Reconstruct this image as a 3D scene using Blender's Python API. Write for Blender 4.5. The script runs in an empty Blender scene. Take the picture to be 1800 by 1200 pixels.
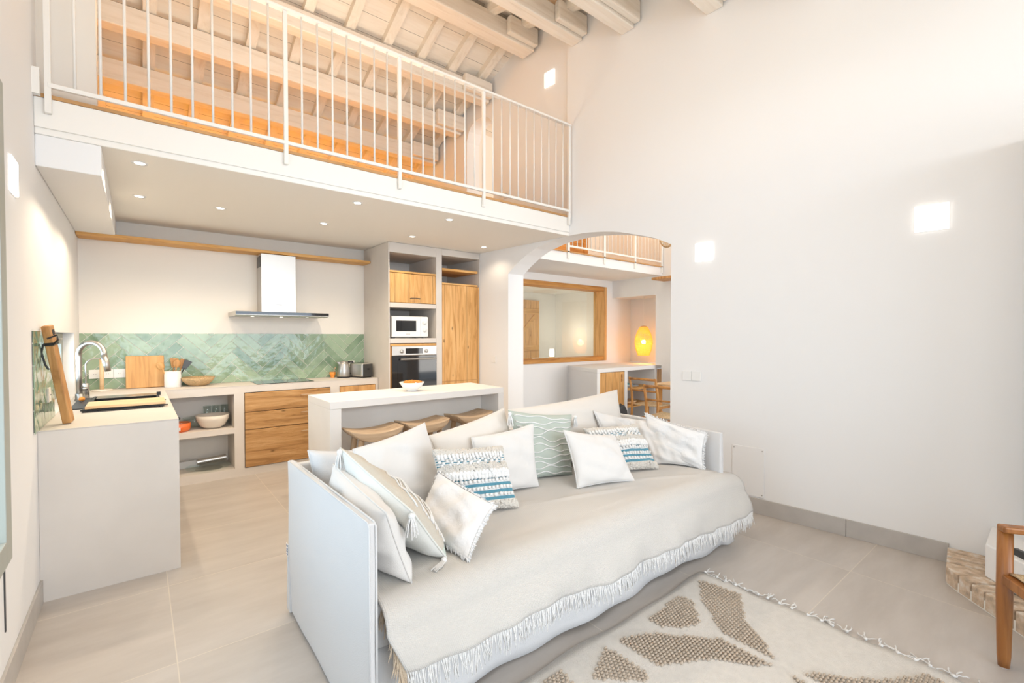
import bpy, bmesh, math, random
from mathutils import Vector, Matrix
random.seed(7)
PI = math.pi
S = bpy.context.scene
COL = S.collection

# ------------------------------------------------------------------ camera
cd = bpy.data.cameras.new('camera'); cam = bpy.data.objects.new('camera', cd); COL.objects.link(cam)
cam.location = (0, 0, 1.45)
cam.rotation_euler = (math.radians(90 - 1.1), 0, math.radians(-38.9))
cd.sensor_width = 36; cd.lens = 36 * 814 / 1800; cd.shift_y = 5.6 / 1800; cd.clip_start = .02
S.camera = cam
# ------------------------------------------------------------------ light and exposure
S.view_settings.view_transform = 'Standard'; S.view_settings.look = 'None'
S.view_settings.gamma = 1; S.view_settings.use_curve_mapping = False
S.view_settings.exposure = -0.06
w = bpy.data.worlds.new('sky'); S.world = w; w.use_nodes = True
w.node_tree.nodes['Background'].inputs[0].default_value = (.80, .90, 1, 1)
w.node_tree.nodes['Background'].inputs[1].default_value = 1.5

def area(name, loc, rot, sx, sy, power, col):
    l = bpy.data.lights.new(name, 'AREA'); l.shape = 'RECTANGLE'; l.size = sx; l.size_y = sy
    l.energy = power; l.color = col
    o = bpy.data.objects.new(name, l); COL.objects.link(o); o.location = loc
    o.rotation_euler = [math.radians(a) for a in rot]
    return o
def point(name, loc, power, col, r=.05, kind='POINT', rot=(0, 0, 0), angle=100):
    l = bpy.data.lights.new(name, kind); l.energy = power; l.color = col; l.shadow_soft_size = r
    if kind == 'SPOT': l.spot_size = math.radians(angle); l.spot_blend = .6
    o = bpy.data.objects.new(name, l); COL.objects.link(o); o.location = loc
    o.rotation_euler = [math.radians(a) for a in rot]
    return o
DAY = (.62, .80, 1.0); WARM = (1, .80, .56); AMBER = (1, .52, .14)
# daylight through the glazed rear facade, the side window and the dining room's facade, plus added fill lights
area('daylight_rear_facade', (1.2, -7.0, 2.1), (90, 0, 0), 8, 3.6, 425, (.72, .85, 1))
area('sofa_fill_light', (1.9, 1.5, 3.55), (0, 0, 0), 2.2, 1.6, 12, (.96, .97, 1))  # unseen fill added above the frame to brighten sofa seat and floor
area('rear_upper_fill', (1.4, -4.5, 2.95), (84, 0, 0), 7, .8, 90, (1, .93, .82))  # warm fill added behind the camera, no real window there
area('daylight_side_window', (-1.6, 1.9, 1.6), (90, 0, -90), 3.0, 2.2, 58, (.58, .76, 1))
area('roof_fill_light', (1.5, .4, 2.7), (180, 0, 0), 1.4, 4.0, 46, (1, .86, .68))  # invisible upward fill added to lift the roof and bounce light down
area('daylight_dining_facade', (6.4, -3.0, 1.5), (90, 0, 0), 3.5, 2.4, 150, (1, .94, .86))
area('daylight_kitchen_window', (-.8, 4.8, 1.25), (90, 0, -90), 1.2, .4, 12, DAY)
# the lamps of the house, and added fill lights without fittings
for lx, ly in ((.02, 3.84), (1.44, 3.84), (2.33, 3.84), (.02, 4.75), (.57, 4.75), (1.44, 4.75), (2.40, 4.75), (3.38, 4.75)):
    point('downlight_lamp', (lx, ly, 2.53), {3.38: 5, 2.40: 14}.get(lx, 30), (1, .82, .60), .03, 'SPOT', angle=142)
area('loft_fill_light', (1.2, 4.3, 3.0), (180, 0, 0), 2.2, .5, 26, (1, .82, .62))  # added fill that brightens the roof over the loft, no fitting
point('loft_wall_glow', (.5, 3.2, 4.2), 3, (1, .78, .52), .2)
for lx in (.3, 1.5, 2.7): point('loft_bedside_lamp', (lx, 7.1, 2.9), 17, (1, .47, .0), .08)
point('dining_pendant_bulb', (7.05, 4.98, 1.31), 9, AMBER, .06)
point('mezzanine_lamp', (5.5, 5.0, 3.6), 17, (1, .60, .22), .2)
point('dining_ceiling_lamp', (5.2, 3.2, 4.2), 34, (1, .84, .66), .4)
point('back_room_lamp', (4.6, 7.0, 1.5), 45, (1, .86, .66), .3)
point('back_room_lamp', (7.6, 7.4, 1.5), 8, (1, .86, .66), .3)
point('upper_room_lamp', (4.9, 5.9, 3.3), 9, (1, .84, .62), .25)

# ------------------------------------------------------------------ materials
M = {}
def mat(name, col, rough=.8, metal=0, bump=0, bscale=40, var=0, vscale=3, emit=None, estr=0, trans=0, ior=1.45, coat=0, spec=None, sheen=0):
    m = bpy.data.materials.new(name); m.use_nodes = True; N = m.node_tree.nodes; L = m.node_tree.links
    b = N['Principled BSDF']; b.inputs['Base Color'].default_value = (*col, 1)
    b.inputs['Roughness'].default_value = rough; b.inputs['Metallic'].default_value = metal
    b.inputs['Transmission Weight'].default_value = trans; b.inputs['IOR'].default_value = ior
    b.inputs['Coat Weight'].default_value = coat; b.inputs['Sheen Weight'].default_value = sheen
    if spec is not None: b.inputs['Specular IOR Level'].default_value = spec
    if emit: b.inputs['Emission Color'].default_value = (*emit, 1); b.inputs['Emission Strength'].default_value = estr
    tc = N.new('ShaderNodeTexCoord')
    if var:
        n = N.new('ShaderNodeTexNoise'); n.inputs['Scale'].default_value = vscale; n.inputs['Detail'].default_value = 5
        L.new(tc.outputs['Object'], n.inputs['Vector'])
        r = N.new('ShaderNodeValToRGB'); e = r.color_ramp.elements
        e[0].position = .3; e[1].position = .7
        e[0].color = (*[c * (1 - var) for c in col], 1); e[1].color = (*[min(1, c * (1 + var)) for c in col], 1)
        L.new(n.outputs['Fac'], r.inputs['Fac']); L.new(r.outputs['Color'], b.inputs['Base Color'])
    if bump:
        n = N.new('ShaderNodeTexNoise'); n.inputs['Scale'].default_value = bscale; n.inputs['Detail'].default_value = 4
        L.new(tc.outputs['Object'], n.inputs['Vector'])
        bp = N.new('ShaderNodeBump'); bp.inputs['Strength'].default_value = bump; bp.inputs['Distance'].default_value = .01
        L.new(n.outputs['Fac'], bp.inputs['Height']); L.new(bp.outputs['Normal'], b.inputs['Normal'])
    M[name] = m; return m
def wood(name, c1, c2, c3, axis=2, scale=1.0, rough=.6, knots=.0, plank=0, plank_axis=0, bump=.3):
    """grain runs along `axis`; plank > 0 draws joints every `plank` metres along plank_axis"""
    m = bpy.data.materials.new(name); m.use_nodes = True; N = m.node_tree.nodes; L = m.node_tree.links
    b = N['Principled BSDF']; b.inputs['Roughness'].default_value = rough
    tc = N.new('ShaderNodeTexCoord'); mp = N.new('ShaderNodeMapping')
    s = [9 * scale] * 3; s[axis] = .8 * scale; mp.inputs['Scale'].default_value = s
    L.new(tc.outputs['Object'], mp.inputs['Vector'])
    n = N.new('ShaderNodeTexNoise'); n.inputs['Scale'].default_value = 2.2; n.inputs['Detail'].default_value = 9; n.inputs['Roughness'].default_value = .62; n.inputs['Distortion'].default_value = .9
    L.new(mp.outputs['Vector'], n.inputs['Vector'])
    r = N.new('ShaderNodeValToRGB'); e = r.color_ramp.elements
    e[0].position = .30; e[0].color = (*c3, 1); e[1].position = .68; e[1].color = (*c1, 1)
    x = r.color_ramp.elements.new(.48); x.color = (*c2, 1)
    L.new(n.outputs['Fac'], r.inputs['Fac']); out = r.outputs['Color']
    if knots:
        mk = N.new('ShaderNodeMapping'); ks = [7, .3, 7]; ks[axis] = 3.2; mk.inputs['Scale'].default_value = ks
        L.new(tc.outputs['Object'], mk.inputs['Vector'])
        v = N.new('ShaderNodeTexVoronoi'); v.inputs['Scale'].default_value = 1.0; L.new(mk.outputs['Vector'], v.inputs['Vector'])
        kr = N.new('ShaderNodeValToRGB'); kr.color_ramp.elements[0].position = .03; kr.color_ramp.elements[1].position = .10
        kr.color_ramp.elements[0].color = (knots, knots, knots, 1); kr.color_ramp.elements[1].color = (0, 0, 0, 1)
        L.new(v.outputs['Distance'], kr.inputs['Fac'])
        mx = N.new('ShaderNodeMixRGB'); mx.inputs['Color2'].default_value = (*[q * .32 for q in c3], 1)
        L.new(kr.outputs['Color'], mx.inputs['Fac']); L.new(out, mx.inputs['Color1']); out = mx.outputs['Color']
    if plank:
        sp = N.new('ShaderNodeSeparateXYZ'); L.new(tc.outputs['Object'], sp.inputs[0])
        md = N.new('ShaderNodeMath'); md.operation = 'PINGPONG'; md.inputs[1].default_value = plank / 2
        L.new(sp.outputs[plank_axis], md.inputs[0])
        lt = N.new('ShaderNodeMath'); lt.operation = 'LESS_THAN'; lt.inputs[1].default_value = .0022; L.new(md.outputs[0], lt.inputs[0])
        mx = N.new('ShaderNodeMixRGB'); mx.inputs['Color2'].default_value = (*[q * .35 for q in c3], 1)
        L.new(lt.outputs[0], mx.inputs['Fac']); L.new(out, mx.inputs['Color1']); out = mx.outputs['Color']
    L.new(out, b.inputs['Base Color'])
    bp = N.new('ShaderNodeBump'); bp.inputs['Strength'].default_value = bump; bp.inputs['Distance'].default_value = .006
    L.new(n.outputs['Fac'], bp.inputs['Height']); L.new(bp.outputs['Normal'], b.inputs['Normal'])
    M[name] = m; return m

mat('plaster', (.87, .862, .855), .9, bump=.12, bscale=6)
mat('plaster_warm', (.86, .815, .75), .9, bump=.12, bscale=6)
mat('microcement', (.70, .645, .59), .65, bump=.06, bscale=12, var=.03, vscale=4)
mat('bar_cement', (.84, .815, .785), .6, bump=.06, bscale=12, var=.02, vscale=4)
mat('ceiling_white', (.91, .875, .82), .9, bump=.1, bscale=6)
mat('paint_white', (.88, .85, .80), .45)
wood('limewash', (.88, .82, .74), (.84, .77, .68), (.74, .66, .56), axis=0, scale=.9, rough=.85, knots=.12, bump=.5)
wood('limewash_y', (.88, .81, .72), (.83, .76, .66), (.74, .65, .55), axis=1, scale=.9, rough=.85, bump=.4)
wood('deck', (.90, .84, .75), (.87, .80, .71), (.80, .72, .62), axis=0, scale=.8, rough=.9, plank=.21, plank_axis=1, bump=.4)
wood('pine', (.80, .48, .20), (.71, .38, .13), (.48, .23, .06), axis=2, rough=.6, knots=.9, plank=.17, plank_axis=0)
wood('pine_x', (.76, .45, .17), (.68, .36, .11), (.46, .22, .06), axis=0, rough=.6, knots=.8)
wood('old_wood', (.62, .37, .17), (.50, .27, .10), (.26, .12, .04), axis=0, scale=1.1, rough=.75, knots=.8, bump=.9)
wood('oak', (.62, .34, .13), (.52, .26, .09), (.34, .15, .045), axis=2, scale=1.2, rough=.5)
wood('board_wood', (.74, .42, .17), (.64, .34, .12), (.46, .22, .07), axis=2, scale=.9, rough=.55)
wood('beech', (.86, .62, .38), (.80, .55, .31), (.70, .44, .22), axis=0, scale=1.4, rough=.5)
wood('stool_wood', (.66, .50, .34), (.56, .40, .26), (.38, .25, .15), axis=0, scale=1.3, rough=.7, bump=.5)
wood('stool_leg', (.66, .47, .30), (.55, .37, .22), (.38, .23, .13), axis=2, scale=1.3, rough=.7)
wood('walnut', (.42, .18, .05), (.34, .13, .032), (.20, .07, .016), axis=2, scale=1.0, rough=.35)
wood('frame_pine', (.66, .34, .10), (.55, .25, .06), (.36, .14, .03), axis=0, rough=.55, knots=.6)
wood('dining_wood', (.60, .30, .09), (.48, .22, .06), (.30, .12, .03), axis=2, rough=.45)
mat('loft_floorwood', (.55, .30, .12), .6, var=.15)
mat('steel', (.52, .50, .47), .36, metal=1)
mat('steel_brushed', (.74, .71, .67), .38, metal=1, bump=.03, bscale=300)
mat('hood_steel', (.58, .555, .52), .38, metal=.8)
mat('black_glass', (.012, .012, .014), .05, spec=.8)
mat('black', (.02, .02, .022), .45)
mat('dark_metal', (.08, .08, .08), .4, metal=.5)
mat('sink_dark', (.06, .065, .07), .45, metal=.2)
mat('white_enamel', (.85, .84, .82), .3)
mat('white_plastic', (.88, .87, .85), .35)
mat('ceramic', (.88, .87, .85), .15, coat=.4)
mat('cream_ceramic', (.80, .72, .62), .35)
mat('orange_enamel', (.80, .16, .03), .25, coat=.4)
mat('orange_fruit', (.85, .30, .05), .5, var=.2, vscale=30)
mat('wicker', (.62, .42, .22), .85, bump=.9, bscale=160, var=.25, vscale=90)
mat('wicker_lamp', (.85, .48, .12), .8, emit=(1, .42, .05), estr=.75, bump=.8, bscale=120)
mat('bulb', (1, .9, .7), .4, emit=(1, .85, .55), estr=14)
mat('lamp_white', (1, .98, .95), .5, emit=(1, .93, .84), estr=3)
mat('led', (1, 1, 1), .5, emit=(1, .95, .86), estr=6)
def thin_glass():
    m = bpy.data.materials.new('glass'); m.use_nodes = True; N = m.node_tree.nodes; L = m.node_tree.links
    N.remove(N['Principled BSDF']); t = N.new('ShaderNodeBsdfTransparent'); t.inputs[0].default_value = (.95, .98, .97, 1)
    g = N.new('ShaderNodeBsdfGlossy'); g.inputs['Roughness'].default_value = .03; f = N.new('ShaderNodeValue'); f.outputs[0].default_value = .07
    x = N.new('ShaderNodeMixShader'); L.new(f.outputs[0], x.inputs[0]); L.new(t.outputs[0], x.inputs[1]); L.new(g.outputs[0], x.inputs[2])
    L.new(x.outputs[0], N['Material Output'].inputs[0]); M['glass'] = m
thin_glass()
mat('window_frame', (.42, .43, .38), .5)
mat('fabric_white', (.74, .715, .685), .95, bump=.25, bscale=380, sheen=.2)
mat('fabric_cover', (.68, .67, .665), .95, bump=.22, bscale=300, sheen=.2)
mat('fabric_cream', (.75, .70, .64), .95, bump=.25, bscale=380, sheen=.2)
mat('fluffy', (.80, .79, .78), 1, bump=.35, bscale=60, sheen=.3)
mat('yarn_white', (.88, .87, .85), 1, bump=.6, bscale=200)
mat('yarn_tan', (.62, .50, .37), 1, bump=.6, bscale=200)
mat('yarn_sand', (.78, .73, .66), 1, bump=1, bscale=150)
mat('pale_sage', (.76, .755, .71), .95, bump=.3, bscale=300)
mat('sage', (.50, .545, .48), .95, bump=.3, bscale=300)
mat('teal', (.10, .32, .42), .95, bump=.4, bscale=200)
mat('rug_cream', (.72, .69, .645), 1, bump=.6, bscale=260, var=.04, vscale=30)
mat('jute', (.60, .50, .40), 1, bump=.7, bscale=300, var=.1, vscale=40)
mat('rush', (.70, .54, .34), .9, bump=.9, bscale=120, var=.2, vscale=60)
mat('grout', (.80, .76, .69), .9)
mat('label_blue', (.10, .16, .34), .8)
mat('paper', (.75, .75, .74), .8)
mat('book_teal', (.12, .36, .42), .6); mat('book_grey', (.30, .30, .30), .6)
mat('socket', (.84, .80, .74), .4)
mat('outside', (.85, .9, .95), 1, emit=(.85, .93, 1), estr=1.2)

def floor_mat():
    m = bpy.data.materials.new('floor_tile'); m.use_nodes = True; N = m.node_tree.nodes; L = m.node_tree.links
    b = N['Principled BSDF']; b.inputs['Roughness'].default_value = .42
    tc = N.new('ShaderNodeTexCoord'); sp = N.new('ShaderNodeSeparateXYZ'); L.new(tc.outputs['Object'], sp.inputs[0])
    outs = []; cells = []
    for ax, off, pitch in ((0, .118 - 8.2, .82), (1, 2.51 - 8.1, .81)):
        a = N.new('ShaderNodeMath'); a.operation = 'SUBTRACT'; a.inputs[1].default_value = off; L.new(sp.outputs[ax], a.inputs[0])
        p = N.new('ShaderNodeMath'); p.operation = 'PINGPONG'; p.inputs[1].default_value = pitch / 2; L.new(a.outputs[0], p.inputs[0])
        l = N.new('ShaderNodeMath'); l.operation = 'LESS_THAN'; l.inputs[1].default_value = .0022; L.new(p.outputs[0], l.inputs[0]); outs.append(l)
        d = N.new('ShaderNodeMath'); d.operation = 'DIVIDE'; d.inputs[1].default_value = pitch; L.new(a.outputs[0], d.inputs[0])
        f = N.new('ShaderNodeMath'); f.operation = 'FLOOR'; L.new(d.outputs[0], f.inputs[0]); cells.append(f)
    mx = N.new('ShaderNodeMath'); mx.operation = 'MAXIMUM'; L.new(outs[0].outputs[0], mx.inputs[0]); L.new(outs[1].outputs[0], mx.inputs[1])
    cb = N.new('ShaderNodeCombineXYZ'); L.new(cells[0].outputs[0], cb.inputs[0]); L.new(cells[1].outputs[0], cb.inputs[1])
    wn = N.new('ShaderNodeTexWhiteNoise'); wn.noise_dimensions = '2D'; L.new(cb.outputs[0], wn.inputs['Vector'])
    ad = N.new('ShaderNodeVectorMath'); ad.operation = 'MULTIPLY_ADD'; ad.inputs[1].default_value = (5, 5, 5)
    L.new(wn.outputs['Color'], ad.inputs[0]); L.new(tc.outputs['Object'], ad.inputs[2])
    mp = N.new('ShaderNodeMapping'); mp.inputs['Scale'].default_value = (.8, 3.2, 1); L.new(ad.outputs[0], mp.inputs['Vector'])
    n = N.new('ShaderNodeTexNoise'); n.inputs['Scale'].default_value = 2; n.inputs['Detail'].default_value = 9; n.inputs['Roughness'].default_value = .6; L.new(mp.outputs[0], n.inputs['Vector'])
    r = N.new('ShaderNodeValToRGB'); e = r.color_ramp.elements
    e[0].position = .3; e[0].color = (.48, .435, .395, 1); e[1].position = .72; e[1].color = (.59, .545, .505, 1)
    L.new(n.outputs['Fac'], r.inputs['Fac'])
    mc = N.new('ShaderNodeMixRGB'); mc.inputs['Color2'].default_value = (.66, .60, .52, 1)
    L.new(mx.outputs[0], mc.inputs['Fac']); L.new(r.outputs['Color'], mc.inputs['Color1']); L.new(mc.outputs[0], b.inputs['Base Color'])
    bp = N.new('ShaderNodeBump'); bp.inputs['Strength'].default_value = .08; bp.inputs['Distance'].default_value = .01
    L.new(n.outputs['Fac'], bp.inputs['Height']); L.new(bp.outputs['Normal'], b.inputs['Normal'])
    M['floor_tile'] = m
floor_mat()
mat('skirting', (.50, .47, .44), .45, var=.06, vscale=8)
def glazed_mat():
    m = bpy.data.materials.new('glazed_tile'); m.use_nodes = True; N = m.node_tree.nodes; L = m.node_tree.links
    b = N['Principled BSDF']; b.inputs['Roughness'].default_value = .08; b.inputs['Coat Weight'].default_value = .15; b.inputs['Coat Roughness'].default_value = .03
    at = N.new('ShaderNodeAttribute'); at.attribute_name = 'tone'
    tc = N.new('ShaderNodeTexCoord')
    n = N.new('ShaderNodeTexNoise'); n.inputs['Scale'].default_value = 11; n.inputs['Detail'].default_value = 3; L.new(tc.outputs['Object'], n.inputs['Vector'])
    ad = N.new('ShaderNodeMath'); ad.operation = 'MULTIPLY_ADD'; ad.inputs[1].default_value = .55; L.new(at.outputs['Fac'], ad.inputs[0]); L.new(n.outputs['Fac'], ad.inputs[2])
    r = N.new('ShaderNodeValToRGB'); e = r.color_ramp.elements
    e[0].position = .42; e[0].color = (.19, .29, .19, 1); e[1].position = 1.1; e[1].color = (.36, .47, .33, 1)
    L.new(ad.outputs[0], r.inputs['Fac']); L.new(r.outputs['Color'], b.inputs['Base Color'])
    bp = N.new('ShaderNodeBump'); bp.inputs['Strength'].default_value = .45; bp.inputs['Distance'].default_value = .008
    n2 = N.new('ShaderNodeTexNoise'); n2.inputs['Scale'].default_value = 16; n2.inputs['Detail'].default_value = 2; L.new(tc.outputs['Object'], n2.inputs['Vector'])
    L.new(n2.outputs['Fac'], bp.inputs['Height']); L.new(bp.outputs['Normal'], b.inputs['Normal'])
    M['glazed_tile'] = m
glazed_mat()
def brick_mat():
    m = mat('brick', (.56, .40, .29), .85, bump=.8, bscale=45)
    N = m.node_tree.nodes; L = m.node_tree.links; b = N['Principled BSDF']; tc = N['Texture Coordinate']
    n = N.new('ShaderNodeTexNoise'); n.inputs['Scale'].default_value = 22; n.inputs['Detail'].default_value = 6; L.new(tc.outputs['Object'], n.inputs['Vector'])
    r = N.new('ShaderNodeValToRGB'); e = r.color_ramp.elements
    e[0].position = .32; e[0].color = (.42, .33, .25, 1); e[1].position = .66; e[1].color = (.72, .65, .57, 1)
    x = r.color_ramp.elements.new(.5); x.color = (.62, .47, .34, 1)
    L.new(n.outputs['Fac'], r.inputs['Fac']); L.new(r.outputs['Color'], b.inputs['Base Color'])
brick_mat()
def throw_mat():
    m = mat('throw_weave', (.63, .60, .56), .95, sheen=.2)
    N = m.node_tree.nodes; L = m.node_tree.links; b = N['Principled BSDF']; tc = N['Texture Coordinate']
    w1 = N.new('ShaderNodeTexWave'); w1.inputs['Scale'].default_value = 32; w1.inputs['Distortion'].default_value = .6; w1.bands_direction = 'X'
    w2 = N.new('ShaderNodeTexWave'); w2.inputs['Scale'].default_value = 45; w2.inputs['Distortion'].default_value = .6; w2.bands_direction = 'Y'
    L.new(tc.outputs['UV'], w1.inputs['Vector']); L.new(tc.outputs['UV'], w2.inputs['Vector'])
    a = N.new('ShaderNodeMath'); a.operation = 'ADD'; L.new(w1.outputs['Fac'], a.inputs[0]); L.new(w2.outputs['Fac'], a.inputs[1])
    bp = N.new('ShaderNodeBump'); bp.inputs['Strength'].default_value = .35; bp.inputs['Distance'].default_value = .004
    L.new(a.outputs[0], bp.inputs['Height']); L.new(bp.outputs['Normal'], b.inputs['Normal'])
throw_mat()
def stripe_mat(name, bands, base):
    """colour bands across the cushion face, read from its UV (v) coordinate"""
    m = mat(name, base, 1, bump=.6, bscale=200)
    N = m.node_tree.nodes; L = m.node_tree.links; b = N['Principled BSDF']; tc = N['Texture Coordinate']
    sp = N.new('ShaderNodeSeparateXYZ'); L.new(tc.outputs['UV'], sp.inputs[0])
    r = N.new('ShaderNodeValToRGB'); r.color_ramp.interpolation = 'CONSTANT'; e = r.color_ramp.elements
    e[0].position = 0; e[0].color = (*bands[0][1], 1); e[1].position = bands[1][0]; e[1].color = (*bands[1][1], 1)
    for p, c in bands[2:]:
        x = e.new(p); x.color = (*c, 1)
    L.new(sp.outputs[1], r.inputs['Fac']); L.new(r.outputs['Color'], b.inputs['Base Color'])
SAND = (.78, .73, .66); WHT = (.84, .82, .79); TL = (.11, .29, .37)
stripe_mat('pompom_weave', [(0, SAND), (.14, TL), (.19, WHT), (.25, TL), (.30, WHT), (.36, TL), (.41, WHT), (.47, TL), (.51, WHT), (.62, SAND), (.72, TL), (.735, WHT), (.76, TL), (.775, WHT), (.80, TL), (.815, WHT), (.84, TL), (.855, WHT), (.90, SAND)], WHT)
def block_mat():
    m = mat('block_weave', (.8, .8, .76), 1, bump=.6, bscale=200)
    N = m.node_tree.nodes; L = m.node_tree.links; b = N['Principled BSDF']; tc = N['Texture Coordinate']
    sp = N.new('ShaderNodeSeparateXYZ'); L.new(tc.outputs['UV'], sp.inputs[0])
    r = N.new('ShaderNodeValToRGB'); r.color_ramp.interpolation = 'CONSTANT'; e = r.color_ramp.elements
    e[0].position = 0; e[0].color = (.60, .66, .58, 1); e[1].position = .14; e[1].color = (.64, .58, .49, 1)
    L.new(sp.outputs[1], r.inputs['Fac']); L.new(r.outputs['Color'], b.inputs['Base Color'])
block_mat()

# ------------------------------------------------------------------ mesh helpers
class MB:
    def __init__(s): s.v = []; s.f = []
    def add(s, vs, fs):
        n = len(s.v); s.v += [tuple(v) for v in vs]; s.f += [tuple(i + n for i in f) for f in fs]; return s
    def box(s, x0, x1, y0, y1, z0, z1):
        x0, x1 = min(x0, x1), max(x0, x1); y0, y1 = min(y0, y1), max(y0, y1); z0, z1 = min(z0, z1), max(z0, z1)
        return s.add([(x0, y0, z0), (x1, y0, z0), (x1, y1, z0), (x0, y1, z0), (x0, y0, z1), (x1, y0, z1), (x1, y1, z1), (x0, y1, z1)],
                     [(0, 3, 2, 1), (4, 5, 6, 7), (0, 1, 5, 4), (1, 2, 6, 5), (2, 3, 7, 6), (3, 0, 4, 7)])
    def hexa(s, p):   # 8 points, bottom ring then top ring
        return s.add(p, [(0, 3, 2, 1), (4, 5, 6, 7), (0, 1, 5, 4), (1, 2, 6, 5), (2, 3, 7, 6), (3, 0, 4, 7)])
    def prism(s, poly, z0, z1, axis=2):
        n = len(poly)
        def P(a, b, c): return (a, b, c) if axis == 2 else ((c, a, b) if axis == 0 else (a, c, b))
        vs = [P(x, y, z0) for x, y in poly] + [P(x, y, z1) for x, y in poly]
        return s.add(vs, [tuple(range(n - 1, -1, -1)), tuple(range(n, 2 * n))] + [(i, (i + 1) % n, n + (i + 1) % n, n + i) for i in range(n)])
    def tube(s, pts, r, n=8, cap=True):
        pts = [Vector(p) for p in pts]; rs = r if isinstance(r, (list, tuple)) else [r] * len(pts)
        base = len(s.v); prev = None
        for i, p in enumerate(pts):
            t = (pts[min(i + 1, len(pts) - 1)] - pts[max(i - 1, 0)]).normalized()
            if prev is None:
                a = Vector((0, 0, 1)) if abs(t.z) < .9 else Vector((1, 0, 0)); u = t.cross(a).normalized()
            else: u = (prev - t * prev.dot(t)).normalized()
            prev = u; q = t.cross(u)
            for k in range(n):
                an = 2 * PI * k / n; s.v.append(tuple(p + (u * math.cos(an) + q * math.sin(an)) * rs[i]))
        for i in range(len(pts) - 1):
            for k in range(n):
                a = base + i * n + k; b = base + i * n + (k + 1) % n; s.f.append((a, b, b + n, a + n))
        if cap:
            s.f.append(tuple(base + k for k in range(n - 1, -1, -1))); e = base + (len(pts) - 1) * n
            s.f.append(tuple(e + k for k in range(n)))
        return s
    def lathe(s, prof, n=32, c=(0, 0, 0)):
        base = len(s.v); m = len(prof)
        for r, z in prof:
            for k in range(n):
                a = 2 * PI * k / n; s.v.append((c[0] + r * math.cos(a), c[1] + r * math.sin(a), c[2] + z))
        for i in range(m - 1):
            for k in range(n):
                a = base + i * n + k; b = base + i * n + (k + 1) % n; s.f.append((a, b, b + n, a + n))
        if prof[0][0] > 1e-4: s.f.append(tuple(base + k for k in range(n - 1, -1, -1)))
        if prof[-1][0] > 1e-4: s.f.append(tuple(base + (m - 1) * n + k for k in range(n)))
        return s
    def ball(s, c, r, n=8, m=5, sc=(1, 1, 1)):
        base = len(s.v); c = Vector(c)
        s.v.append(tuple(c - Vector((0, 0, r * sc[2]))))
        for i in range(1, m):
            ph = -PI / 2 + PI * i / m
            for k in range(n):
                a = 2 * PI * k / n; s.v.append((c.x + r * sc[0] * math.cos(ph) * math.cos(a), c.y + r * sc[1] * math.cos(ph) * math.sin(a), c.z + r * sc[2] * math.sin(ph)))
        s.v.append(tuple(c + Vector((0, 0, r * sc[2])))); top = len(s.v) - 1
        for k in range(n): s.f.append((base, base + 1 + (k + 1) % n, base + 1 + k))
        for i in range(m - 2):
            for k in range(n):
                a = base + 1 + i * n + k; b = base + 1 + i * n + (k + 1) % n; s.f.append((a, b, b + n, a + n))
        for k in range(n): s.f.append((base + 1 + (m - 2) * n + k, base + 1 + (m - 2) * n + (k + 1) % n, top))
        return s
    def xf(s, mx, i0=0):
        for i in range(i0, len(s.v)): s.v[i] = tuple(mx @ Vector(s.v[i]))
        return s
    def build(s, name, m, parent=None, smooth=False, bevel=0, seg=2, loc=None, rot=None, norm=True):
        me = bpy.data.meshes.new(name); me.from_pydata(s.v, [], s.f); me.update()
        if norm:
            b = bmesh.new(); b.from_mesh(me); bmesh.ops.recalc_face_normals(b, faces=b.faces); b.to_mesh(me); b.free()
        o = bpy.data.objects.new(name, me); COL.objects.link(o)
        me.materials.append(M[m] if isinstance(m, str) else m)
        if smooth:
            for p in me.polygons: p.use_smooth = True
        if bevel:
            bv = o.modifiers.new('bevel', 'BEVEL'); bv.width = bevel; bv.segments = seg; bv.limit_method = 'ANGLE'; bv.angle_limit = math.radians(40)
        if parent: o.parent = parent
        if loc is not None: o.location = loc
        if rot is not None: o.rotation_euler = rot
        return o
def tag(o, label=None, cat=None, group=None, kind=None):
    if label: o['label'] = label
    if cat: o['category'] = cat
    if group: o['group'] = group
    if kind: o['kind'] = kind
    return o
def thing(name, label, cat, loc=(0, 0, 0), rz=0, group=None):
    o = bpy.data.objects.new(name, None); COL.objects.link(o); o.location = loc; o.rotation_euler = (0, 0, rz)
    o.empty_display_size = .1
    return tag(o, label, cat, group)
def struct(o): o['kind'] = 'structure'; return o
def bx(*a): return MB().box(*a)
def copy_tree(o, loc=None, rz=None, label=None):
    c = o.copy(); COL.objects.link(c)
    if loc is not None: c.location = loc
    if rz is not None: c.rotation_euler = (0, 0, rz)
    if label: c['label'] = label
    for ch in list(o.children):
        d = ch.copy(); COL.objects.link(d); d.parent = c
        for g in list(ch.children):
            e = g.copy(); COL.objects.link(e); e.parent = d
    return c

# ------------------------------------------------------------------ room dimensions
XL = -.43; YB = 5.92; YF = 3.63; ZS = 2.56; ZT = 2.78; YE = 8.0; Y0 = -2.6
def XW(y): return 3.907 - (y - 1.805) * .0887       # face of the long right wall
TW = .25
def purlin_bottom(y): return 4.81 - .40 * (y - 4.25) if y > 4.25 else 4.81 + .262 * (y - 4.25)
def deck_z(y): return purlin_bottom(y) + .29
def arch_z(y):
    P = [(2.425, 2.298), (2.60, 2.385), (2.78, 2.44), (3.0, 2.505), (3.179, 2.535), (3.40, 2.56), (3.633, 2.565), (3.90, 2.545), (4.151, 2.49), (4.30, 2.43), (4.44, 2.353), (4.55, 2.28), (4.609, 2.235)]
    for (a, b), (c, d) in zip(P, P[1:]):
        if a <= y <= c: return b + (d - b) * (y - a) / (c - a)
    return 2.2
# ---- structure
struct(bx(-1.2, 9.5, Y0 - 1, YE + 1.2, -.15, 0).build('floor', 'floor_tile'))
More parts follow.
